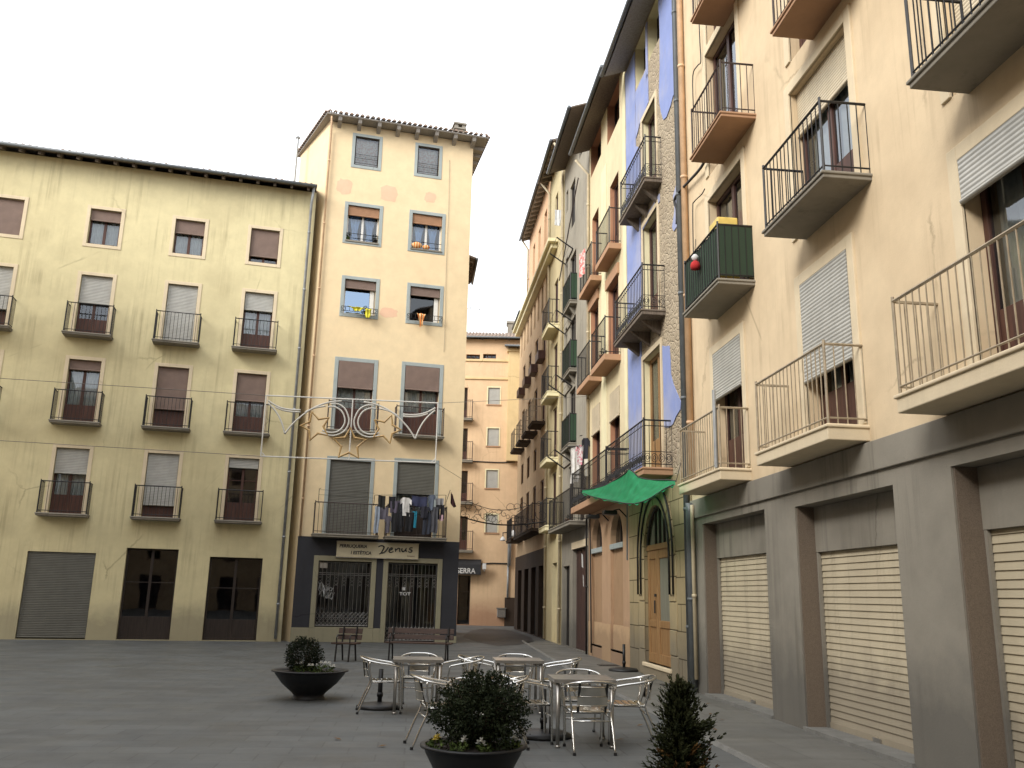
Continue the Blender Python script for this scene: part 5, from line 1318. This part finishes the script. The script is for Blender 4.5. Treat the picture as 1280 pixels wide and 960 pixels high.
# laundry by the grey house
Yl = 26.95
for k, (x0, y0, w, h_, kind, c, lab) in enumerate(((713.5,560,.26,1.12,'trousers',(.60,.58,.54),'long white trousers hanging off the far end of the first-floor balcony rail'),
      (719.5,556,.26,.62,'shirt',(.58,.42,.42),'pink and white printed shirt hung between white trousers and a black shirt'),
      (727,547,.26,.78,'shirt',(.018,.018,.026),'black shirt pegged highest at the end of the first-floor balcony'),
      (730,574,.13,.52,'towel',(.60,.57,.48),'narrow cream towel below the black shirt'))):
    p = onY(x0, y0, Yl-.12*k)
    garment('laundry_'+kind, kind, p, (1,-.15,0), w, h_, printed('pink_print', (.62,.58,.56), (.5,.16,.2), 14) if k == 1 else cloth('rowwash%d' % k, c), lab, 'laundry hung off the balconies of the right-hand row', 'laundry', seed=30+k)
q = MB(); p = onY(712, 559, Yl); q.tube([(XW-.3,Yl-.2,p.z+.02),(p.x-.1,Yl,p.z+.02)], .014, 5); q.tube([(XW-.3,Yl-.5,p.z+.3),(p.x+.25,Yl-.4,p.z+.3)], .014, 5)
q.build('laundry_pole', M['iron'], hs3)
p = onX(693.5, 262, 4.7); garment('laundry_towel', 'towel', p, (1,-.1,0), .24, .62, cloth('hightowel', (.62,.61,.58)), 'white towel hanging high up on the rack between grey house and yellow house', 'laundry hung off the balconies of the right-hand row', 'laundry', seed=55)
p = onX(724.5, 318, 4.82); garment('laundry_towel', 'towel', p, (.15,-1,0), .5, .8, printed('red_print', (.60,.50,.45), (.5,.14,.12), 9), 'red and white printed towel over a balcony rail of the cream house', 'laundry hung off the balconies of the right-hand row', 'laundry', seed=57)
# red and white ornament hanging on the green-screened balcony
p = Vector((XW-.66, 14.9, 7.85)); d_ = ray(869, 327); Yk = None
pk = CAMP + d_*((XW-.66)/d_.x)
orn = thing('hanging_ornament', pk, 'small red cloth ornament with a white top hanging on the green-screened balcony', 'ornament')
q = MB(); q.lathe(pk-Vector((0,0,.14)), [(.015,-.02),(.075,.0),(.09,.06),(.07,.12),(.03,.15)], 14); q.build('red_bag', cloth('redbag', (.42,.02,.02)), orn, True)
q = MB(); q.lathe(pk+Vector((0,0,.05)), [(.03,-.04),(.06,.0),(.065,.04),(.03,.08)], 14); q.build('white_top', cloth('whitetop', (.6,.58,.56)), orn, True)
q = MB(); q.tube([pk+Vector((0,0,.2)), pk+Vector((.02,0,.42))], .006, 4); q.build('string', M['cable'], orn)
# terracotta pot on the grey house's low balcony and one on the cream balcony
potted(Vector((XW-.35, 28.6, 3.985)), 'small terracotta pot on the lowest balcony of the grey house', .12, .1, 'terracotta', 'leaf_box', 60)
potted(Vector((XW-.3, 23.3, 8.055)), 'terracotta pot with small plant on a balcony of the cream house', .2, .12, 'terracotta', 'leaf_box', 120)
# cables on the facades
def cable(pts, r, label, mat='cable', n=4):
    q = MB(); q.tube(smooth([Vector(p) for p in pts], n), r, 5); return tag(q.build('cable', M[mat], None, True), label, 'cable')
cable([onX(x,y,5.2) for x, y in ((909,156),(898,172),(884,195),(876,210),(862,226),(848,241),(843,251),(846,262),(846,280))], .03, 'thick black cable sagging from the beige house to the rubble-stone wall')
cable([onX(x,y,5.22) for x, y in ((867,140),(866,95),(872,82),(876,77),(875,55),(874,30))], .012, 'thin dark wire running up the beige house beside its top balconies')
cable([onX(x,y,5.22) for x, y in ((867,330),(866,262),(868,252),(877,243),(881,236))], .012, 'thin dark wire bent towards a window of the beige house')
cable([onX(x,y,5.24) for x, y in ((735,575),(737,640),(738,700),(739,816))], .022, 'dark cable running down between the gate and the orange arches', 'iron')
cable([E_.P(*(lambda a: (a[0], .04, a[1]))(E_.st(x,y,.04))) for x, y in ((578,576),(600,577),(625,578),(644,577.5))], .03, 'dark cable along the orange end house at second-floor height')
cable([E_.P(*(lambda a: (a[0], .04, a[1]))(E_.st(x,y,.04))) for x, y in ((600,705),(615,704),(634,704.5))], .035, 'dark cable from the black awning to the pipe of the end house')
cable([L.P(*(lambda a: (a[0], .03, a[1]))(L.st(x,y,.03))) for x, y in ((562,200),(561,260),(558,330),(556.5,400),(555,440))], .006, 'hair-thin wire down the right of the apricot front', 'cable_grey')

# ================================================================== SQUARE FURNITURE
def make_chair():
    t = thing('bistro_chair', (0,0,0), 'chair', 'chair', 'aluminium bistro chairs')
    # +y is the front
    q = MB(); loop = [(-.27,.20,.635),(-.285,.05,.665),(-.285,-.12,.69),(-.26,-.24,.715),(-.18,-.32,.74),(-.08,-.345,.752),(.08,-.345,.752),(.18,-.32,.74),(.26,-.24,.715),(.285,-.12,.69),(.285,.05,.665),(.27,.20,.635)]
    q.tube(smooth([Vector(p) for p in loop], 4), .0145, 8); q.build('arm_rail', M['alu'], t, True)
    for s in (-1, 1):
        q = MB(); q.tube(smooth([Vector(p) for p in ((.215*s,.24,.0),(.22*s,.235,.25),(.228*s,.225,.42),(.255*s,.215,.56),(.27*s,.20,.635))], 3), .0125, 8); q.build('leg', M['alu'], t, True)
        q = MB(); q.tube(smooth([Vector(p) for p in ((.225*s,-.36,.0),(.225*s,-.27,.22),(.222*s,-.185,.42),(.245*s,-.215,.56),(.27*s,-.225,.705))], 3), .0125, 8); q.build('leg', M['alu'], t, True)
    q = MB(); q.tube([(-.215,.215,.43),(.215,.215,.43),(.222,-.185,.425),(-.222,-.185,.425)], .014, 8, closed=True)
    q.tube([(-.22,-.22,.33),(.22,-.22,.33)], .010, 6); q.tube([(-.22,.235,.30),(.22,.235,.30)], .010, 6); q.build('seat_frame', M['alu'], t, True)
    q = MB()
    for k in range(5):
        y = -.155+.08*k
        q.hexa([(-.205,y-.033,.436),(.205,y-.033,.436),(.205,y+.033,.436),(-.205,y+.033,.436),(-.205,y-.033,.445),(.205,y-.033,.445),(.205,y+.033,.445),(-.205,y+.033,.445)])
    bevel(q.build('seat', M['alu_slat'], t), .004)
    q = MB()
    for z0, z1 in ((.50,.585),(.60,.685)):
        for side in (0, .006):
            q.grid(lambda u, v: (-.17+.34*u, -.225-(.045*(z0+(z1-z0)*v-.44)/.3)-.05*math.sin(math.pi*u)-side, z0+(z1-z0)*v), 12, 3)
    for z in (.495,.592,.69): q.tube([(-.17+.34*u/8, -.225-(.045*(z-.44)/.3)-.05*math.sin(math.pi*u/8)-.003, z) for u in range(9)], .007, 5)
    q.build('backrest', M['alu_slat'], t, True)
    for s in (-.155, .155):
        q = MB(); q.hexa([(s-.013,-.195,.42),(s+.013,-.195,.42),(s+.013,-.202,.42),(s-.013,-.202,.42),(s-.013,-.30,.735),(s+.013,-.30,.735),(s+.013,-.308,.735),(s-.013,-.308,.735)])
        q.build('back_strut', M['black_plastic'], t)
    for x, y in ((-.215,.24),(.215,.24),(-.225,-.36),(.225,-.36)):
        q = MB(); q.lathe((x,y,0), [(.018,0),(.018,.03)], 8); q.build('foot_cap', M['black_plastic'], t)
    return t
def make_table():
    t = thing('bistro_table', (0,0,0), 'table', 'table', 'square metal bistro tables')
    w = .35
    q = MB(); q.box((0,0,.722), 2*w, 2*w, .022); bevel(q.build('tabletop', M['table_top'], t), .006)
    q = MB()
    for sx, sy, lx, ly in ((0,1,2*w+.012,.012),(0,-1,2*w+.012,.012),(1,0,.012,2*w-.014),(-1,0,.012,2*w-.014)): q.box((sx*(w+.002), sy*(w+.002), .718), lx, ly, .04)
    q.build('edge_band', M['alu_dull'], t)
    for sx in (-1,1):
        for sy in (-1,1):
            q = MB(); q.tube([(sx*(w-.04),sy*(w-.04),0),(sx*(w-.04),sy*(w-.04),.712)], .022, 10); q.lathe((sx*(w-.04),sy*(w-.04),0), [(.026,0),(.026,.03)], 10); q.build('leg', M['alu_dull'], t, True)
    q = MB()
    for s in (-1,1): q.tube([(s*(w-.04),-(w-.06),.66),(s*(w-.04),(w-.06),.66)], .012, 6); q.tube([(-(w-.06),s*(w-.04),.66),((w-.06),s*(w-.04),.66)], .012, 6)
    q.build('brace', M['alu_dull'], t)
    return t
def clone(src, loc, rz, label):
    r = src.copy(); COL.objects.link(r); r.location = loc; r.rotation_euler = (0,0,rz); r['label'] = label
    for ch in src.children:
        c = ch.copy(); COL.objects.link(c); c.parent = r
    return r
chair0, table0 = make_chair(), make_table()
used = {'c': False, 't': False}
def place(kind, x, y, rz, label):
    src = chair0 if kind == 'c' else table0
    if not used[kind]:
        used[kind] = True; src.location = (x,y,0); src.rotation_euler = (0,0,rz); src['label'] = label; return src
    return clone(src, (x,y,0), rz, label)
# table centres from the corner legs on the ground
T1 = onZ(490,893); T1 = Vector((T1.x+.33, T1.y+.33, 0))
T2 = onZ(676,893); T2 = Vector((T2.x-.31, T2.y+.33, 0))
T3 = onZ(696.5,936); T3 = Vector((T3.x+.33, T3.y+.35, 0))
T4 = Vector((.66, 10.5, 0))
for T, rz, lab in ((T1,.02,'square metal table in front of the long bench, leftmost of the tables'),(T2,-.02,'square metal table behind the big round bush, beside the right parasol foot'),(T3,-.03,'square metal table nearest the camera, fully ringed by four chairs')):
    place('t', T.x, T.y, rz, lab)
PI = math.pi
ch = [(T1,-.47,-.10,-1.50,'aluminium chair at the far left, side-on, left of the leftmost table'),
      (T1,.02,.50,3.10,'aluminium chair facing the camera behind the leftmost table'),
      (T1,.62,.22,1.75,'aluminium chair turned away to the right of the leftmost table'),
      (T2,-.52,.25,-1.75,'aluminium chair on the left side of the table behind the bush'),
      (T2,.02,.45,3.05,'aluminium chair facing the camera behind the table with the right parasol foot'),
      (T2,.62,.10,1.45,'aluminium chair on the right side of the middle table, arms towards the footpath'),
      (T3,.00,-.42,.03,'aluminium chair seen from behind, nearest the camera in front of the right table'),
      (T3,.10,.55,3.1,'aluminium chair on the far side of the nearest table, only its curved top rail clear'),
      (T3,-.60,.12,-1.52,'aluminium chair on the left side of the nearest table'),
      (T3,.58,.15,1.5,'aluminium chair on the right side of the nearest table, beside the footpath'),
      (T4,-.27,.05,-1.4,'aluminium chair side-on at the left edge of the big round bush'),
      (T4,.04,-.60,3.12,'aluminium chair hidden by the big round bush except its top rail'),
      (T4,.36,.05,1.45,'aluminium chair at the right edge of the big round bush')]
for T, dx, dy, rz, lab in ch: place('c', T.x+dx, T.y+dy, rz, lab)

def parasol_foot(p, label, r=.30, h=.62):
    t = thing('parasol_foot', p, label, 'parasol stand', 'black parasol feet without parasols'); p = Vector(p)
    q = MB(); q.lathe(p, [(r,0),(r,.035),(r*.86,.06),(r*.3,.085),(.05,.09)], 28); q.build('base_disc', M['black_plastic'], t, True)
    q = MB(); q.lathe(p, [(.034,.08),(.034,h),(.028,h),(.028,h-.05)], 14); q.lathe(p, [(.045,.16),(.045,.22)], 14); q.build('pole_socket', M['black_plastic'], t, True)
    return t
parasol_foot(onZ(474,885), 'black parasol foot with a short pole beside the far left chair', .34, .55)
parasol_foot(onZ(679,921), 'black parasol foot with a short pole between the bush and the nearest table', .34, .55)
parasol_foot(Vector((5.0,21.1,.004)), 'black parasol foot standing by the wall left of the arched door', .36, .6)

def bench(label, c, length, rz, name):
    t = thing(name, c, label, 'bench'); c = Vector(c); m = Matrix.Rotation(rz, 3, 'Z')
    def T(x, y, z): return c+m@Vector((x, y, z))
    hw = length/2
    def slat(q, y0, z0, dy, dz, th):
        q.hexa([T(-hw,y0,z0),T(hw,y0,z0),T(hw,y0+th,z0),T(-hw,y0+th,z0),T(-hw,y0+dy,z0+dz),T(hw,y0+dy,z0+dz),T(hw,y0+dy+th,z0+dz),T(-hw,y0+dy+th,z0+dz)])
    q = MB(); slat(q, .205, .50, .03, .12, .035); slat(q, .24, .645, .03, .13, .035); bevel(q.build('backrest', M['bench_wood'], t), .008)
    q = MB()
    for k in range(4): y = -.24+.115*k; q.hexa([T(-hw,y,.41),T(hw,y,.41),T(hw,y+.095,.41),T(-hw,y+.095,.41),T(-hw,y,.445),T(hw,y,.445),T(hw,y+.095,.445),T(-hw,y+.095,.445)])
    bevel(q.build('seat', M['bench_wood'], t), .008)
    for x in (-hw+.14, hw-.14):
        q = MB(); q.tube([T(x,-.27,0),T(x,-.22,.40),T(x,.16,.395),T(x,.25,.80)], .024, 6); q.tube([T(x,.27,0),T(x,.17,.40)], .024, 6)
        q.tube([T(x,-.22,.39),T(x,-.24,.56),T(x,-.18,.62),T(x,.2,.60)], .018, 6)
        q.build('leg_frame', M['iron'], t)
    return t
pb = onZ(523,826); bench('long dark bench with brown back slats before the salon door', (pb.x, pb.y+.2, 0), 1.72, -.16, 'park_bench')
pb = onZ(431,827); bench('single-seat dark bench before the salon window, left of the long bench', (pb.x, pb.y+.15, 0), .62, -.28, 'single_bench')

# ------------------------------------------------------------------ planters and plants
def planter(c, R, h, foot, label):
    t = thing('planter', c, label, 'planter', 'black bowl planters'); c = Vector(c)
    prof = [(foot,0),(foot,.03),(foot*.92,.06),(foot*1.05,.10),(R*.72,h*.55),(R*.9,h*.86),(R*.93,h*.95),(R*1.0,h*.96),(R*1.0,h),(R*.90,h),(R*.86,h*.93)]
    q = MB(); q.lathe(c, prof, 48, cap=False); q.build('bowl', M['pot'], t, True)
    q = MB(); q.grid(lambda u, v: c+Vector((R*.87*v*math.cos(2*math.pi*u), R*.87*v*math.sin(2*math.pi*u), h*.93+.03*(1-v)+.012*math.sin(u*37+v*9))), 28, 6); q.build('soil', M['soil'], t, True)
    return t
def flower_plant(c, r, n, petal, label, nf=6, leafn=80, fs=.024):
    t = thing('flower_plant', c, label, 'flower', 'small bedding flowers in the planters'); c = Vector(c)
    q = MB(); leaves(q, c+Vector((0,0,r*.45)), (r,r,r*.55), leafn, .04, aspect=.55, up=.5); q.build('foliage', M['leaf_flower'], t)
    for _ in range(nf):
        q = MB()
        p = c+Vector((random.uniform(-r,r)*.8, random.uniform(-r,r)*.8, r*random.uniform(.7,1.15)))
        for k in range(7):
            a = 2*math.pi*k/7+random.random()*.3; dr = Vector((math.cos(a), math.sin(a), .35)).normalized(); sd = Vector((-math.sin(a), math.cos(a), 0))
            q.face(q.pts([p, p+dr*fs*.7+sd*fs*.45, p+dr*fs*1.3, p+dr*fs*.7-sd*fs*.45]))
            q.face(q.pts([p+Vector((0,0,.008)), p+dr*fs*.4+sd*fs*.3+Vector((0,0,.02)), p+dr*fs*.7+Vector((0,0,.03)), p+dr*fs*.4-sd*fs*.3+Vector((0,0,.02))]))
        q.build('flower_head', M[petal], t)
    return t
def stems(q, c, rad, n, z0):
    for _ in range(n):
        a = random.uniform(0,2*math.pi); k = random.uniform(.4,.85)
        tip = c+Vector((rad[0]*k*math.cos(a), rad[1]*k*math.sin(a), rad[2]*random.uniform(-.2,.8)))
        b = Vector((c.x+.05*math.cos(a), c.y+.05*math.sin(a), z0)); m = b.lerp(tip,.5)+Vector((0,0,.04))
        q.tube([b,m,tip], .007, 4, taper=[1.3,.9,.4])
# middle planter
d = ray(592.5, 931); h0 = .46; pc = CAMP+d*((h0-EYE)/d.z); PR = 62*pc.y/F/.985
mid_c = Vector((pc.x, pc.y+.05, 0))
planter(mid_c, PR, h0, PR*.5, 'black bowl planter with the big round bush, nearest the camera')
bt = thing('round_bush', mid_c+Vector((0,0,h0*.95)), 'big dark round bush growing in the middle black bowl planter', 'bush')
cb = CAMP+ray(600, 893)*(mid_c.y/ray(600,893).y); bw = 58*mid_c.y/F
q = MB(); leaves(q, cb, (bw,bw*.95,bw*.80), 13500, .029, shell=.12, aspect=.5, jitter=.20)
for _ in range(130):   # stray shoots
    a = random.uniform(0,2*math.pi); e_ = random.uniform(-.2,1.4); v = Vector((math.cos(a)*math.cos(e_), math.sin(a)*math.cos(e_), math.sin(e_)))
    for k in range(10): leaves(q, cb+Vector((v.x*bw, v.y*bw*.95, v.z*bw*.8))*(.86+.024*k), (.02,.02,.02), 2, .026)
q.build('foliage', M['leaf_box'], bt)
q = MB(); stems(q, cb, (bw,bw,bw*.8), 40, h0*.95); q.build('stem', M['bark'], bt)
for k, (x, y, pet, lab) in enumerate(((546,913,'petal_yellow','small yellow flowers at the left edge under the big round bush'),(575,921,'petal_white','white flower low in the middle of the big bush bowl'),(606,924,'petal_white','tiny white flowers right of the middle under the big bush'),(640,917,'petal_white','white flowers at the right edge under the big round bush'))):
    dd = ray(x, y); p = CAMP+dd*((mid_c.y-PR*.62)/dd.y) if k in (1,2) else CAMP+dd*((mid_c.y-PR*.25)/dd.y)
    flower_plant((p.x, p.y, h0*.95), .085 if k != 2 else .07, 3, pet, lab, nf=3 if k != 1 else 2, leafn=70, fs=.026)
# left planter
lc = onZ(383, 876); lc = Vector((lc.x, lc.y+.25, 0))
hl_ = .44; RL = .60
planter(lc, RL, hl_, RL*.42, 'black bowl planter with a clipped ball bush at the left, near the benches')
lb = thing('ball_bush', lc+Vector((0,0,hl_*.94)), 'dark clipped ball bush in the left bowl planter', 'bush')
cb = CAMP+ray(380, 820)*(lc.y/ray(380,820).y); bw = 23*lc.y/F
q = MB(); leaves(q, cb, (bw,bw,bw*1.0), 5000, .034, shell=.4, aspect=.5, jitter=.06); q.build('foliage', M['leaf_ball'], lb)
q = MB(); stems(q, cb, (bw,bw,bw), 24, hl_*.93); q.build('stem', M['bark'], lb)
for k, (x, y, n, lab) in enumerate(((409,836,5,'white flowers at the right side of the left bowl planter'),(394,842,3,'pale flowers with light green leaves in front of the clipped ball bush'),(376,843,2,'few small flowers below the clipped ball bush, further left'))):
    dd = ray(x, y); p = CAMP+dd*((lc.y-.22)/dd.y); flower_plant((p.x, p.y, hl_*.93), .13, 5, 'petal_white', lab, nf=n, leafn=130, fs=.035)
# right planter with conifer
rc = onZ(853, 1078); rc = Vector((rc.x, rc.y, 0)); hr = .45
planter(rc, .40, hr, .22, 'black bowl planter with the small conifer, right foreground')
tc = thing('small_conifer', rc+Vector((0,0,hr*.94)), 'small bushy conifer with brown lower tips, right foreground', 'conifer')
q = MB(); top = CAMP+ray(850, 869)*(rc.y/ray(850,866).y)
q.tube([(rc.x,rc.y,hr*.9),(rc.x+.01,rc.y,hr+.25),(top.x,top.y,top.z-.05)], .016, 6, taper=[1.2,.9,.3]); q.build('trunk', M['bark'], tc)
q = MB(); qb = MB(); HT = top.z-hr; rnd = random.Random(11)
for k in range(400):
    f_ = rnd.random()**1.15; z = hr-.02+HT*f_*.95; a = rnd.uniform(0,2*math.pi)
    side = 1.3 if (math.cos(a) > .6 and .35 < f_ < .6) else 1.0
    reach = (.05+.17*(1-f_)**.6)*rnd.uniform(.35,1.2)*side
    b0_ = Vector((rc.x+(top.x-rc.x)*f_, rc.y, z)); tip = b0_+Vector((math.cos(a)*reach, math.sin(a)*reach, .05+.11*rnd.random()+.03*f_))
    tgt = qb if (f_ < .35 and rnd.random() < .22) else q
    for j in range(16):
        p = b0_.lerp(tip, .2+.8*j/15)+Vector((rnd.gauss(0,.006),rnd.gauss(0,.006),rnd.gauss(0,.006))); dr = (tip-b0_).normalized(); sd = dr.cross(Vector((rnd.gauss(0,1),rnd.gauss(0,1),rnd.gauss(0,1)))).normalized()
        w_ = dr.cross(sd)*.006; g_ = .75+.5*rnd.random()
        for sg_ in (1,-1):
            e1 = p+(dr*.026+sd*.020*sg_*(1-.4*j/15))*g_; tgt.face(tgt.pts([p-w_, p+w_, e1+w_*.5, e1-w_*.5]))
q.build('foliage', M['leaf_thuja'], tc); qb.build('dry_foliage', M['leaf_brown'], tc)
p = onZ(784, 965, hr+.05); flower_plant((p.x, p.y, hr*.9), .07, 4, 'petal_white', 'white flowers at the left rim of the conifer planter', nf=5, leafn=60, fs=.022)

# dry leaves on the paving
spots = [(752,890),(870,905),(885,880),(888,893),(893,912),(760,894),(800,907),(860,938),(700,812),(553,932),(422,924),(478,933),(640,870),(902,900),(835,870),(775,925)]
for k, (x, y) in enumerate(spots):
    p = onZ(x, y, .008); a = random.uniform(0,6.3); s = random.uniform(.035,.06); q = MB(); u = Vector((math.cos(a), math.sin(a), 0)); v = Vector((-math.sin(a), math.cos(a), 0)); zz = Vector((0,0,1))
    q.face(q.pts([p-u*s, p+v*s*.5+zz*.012, p+u*s+zz*.016, p-v*s*.5+zz*.01]))
    tag(q.build('dry_leaf', M['leaf_brown']), 'single dry brown leaf lying on the paving', 'leaf', 'dry leaves on the paving')
# drain covers
for (x, y, sx, sy, lab) in ((846,857,.62,.30,'dark flat drain grate in the footpath in front of the arched doorstep'),(760,832,.5,.35,'dark drain cover on the paving by the orange arches')):
    p = onZ(x, y); q = MB(); q.box((p.x,p.y,.008), sx, sy, .012)
    for k in range(6): q.box((p.x-sx*.4+sx*.8*k/5, p.y, .0155), sx*.05, sy*.8, .004)
    tag(q.build('drain_cover', M['iron']), lab, 'drain cover')

# ================================================================== LIGHT
wd = bpy.data.worlds.new('World'); SC.world = wd; wd.use_nodes = True; nt = wd.node_tree
bg_ = nt.nodes['Background']
sky = nt.nodes.new('ShaderNodeTexSky'); sky.sky_type = 'NISHITA'; sky.sun_disc = False
SUN_EL, SUN_AZ = 31.0, 230.0     # azimuth clockwise from +Y
sky.sun_elevation = R_(SUN_EL); sky.sun_rotation = R_(SUN_AZ); sky.dust_density = 2.0; sky.air_density = 1.0
tc_ = nt.nodes.new('ShaderNodeTexCoord'); mp = nt.nodes.new('ShaderNodeMapping'); mp.inputs['Scale'].default_value = (1,1,2.2)
nt.links.new(tc_.outputs['Generated'], mp.inputs['Vector'])
cl = noise(nt, mp.outputs['Vector'], 2.2, 7, .6)
cf = ramp(nt, cl, [(.30, (.95,)*3), (.55, (1,1,1))])
cc = ramp(nt, noise(nt, mp.outputs['Vector'], 1.3, 5), [(.3, (7.6,7.95,8.6)), (.7, (9.8,10.0,10.3))])
nt.links.new(mix(nt, cf, sky.outputs[0], cc), bg_.inputs['Color']); bg_.inputs['Strength'].default_value = .10
sl_ = bpy.data.lights.new('sun', 'SUN'); sl_.energy = 1.95; sl_.angle = R_(30); sl_.color = (1,.97,.92)
so = bpy.data.objects.new('sun', sl_); COL.objects.link(so)
sd_ = Vector((math.sin(R_(SUN_AZ))*math.cos(R_(SUN_EL)), math.cos(R_(SUN_AZ))*math.cos(R_(SUN_EL)), math.sin(R_(SUN_EL))))
so.rotation_euler = (-sd_).to_track_quat('-Z', 'Y').to_euler()
SC.render.engine = 'CYCLES'
vs = SC.view_settings; vs.view_transform = 'Standard'; vs.look = 'None'; vs.gamma = 1; vs.use_curve_mapping = False; vs.exposure = 1.12
SC.cycles.max_bounces = 6; SC.cycles.diffuse_bounces = 3; SC.cycles.transparent_max_bounces = 8
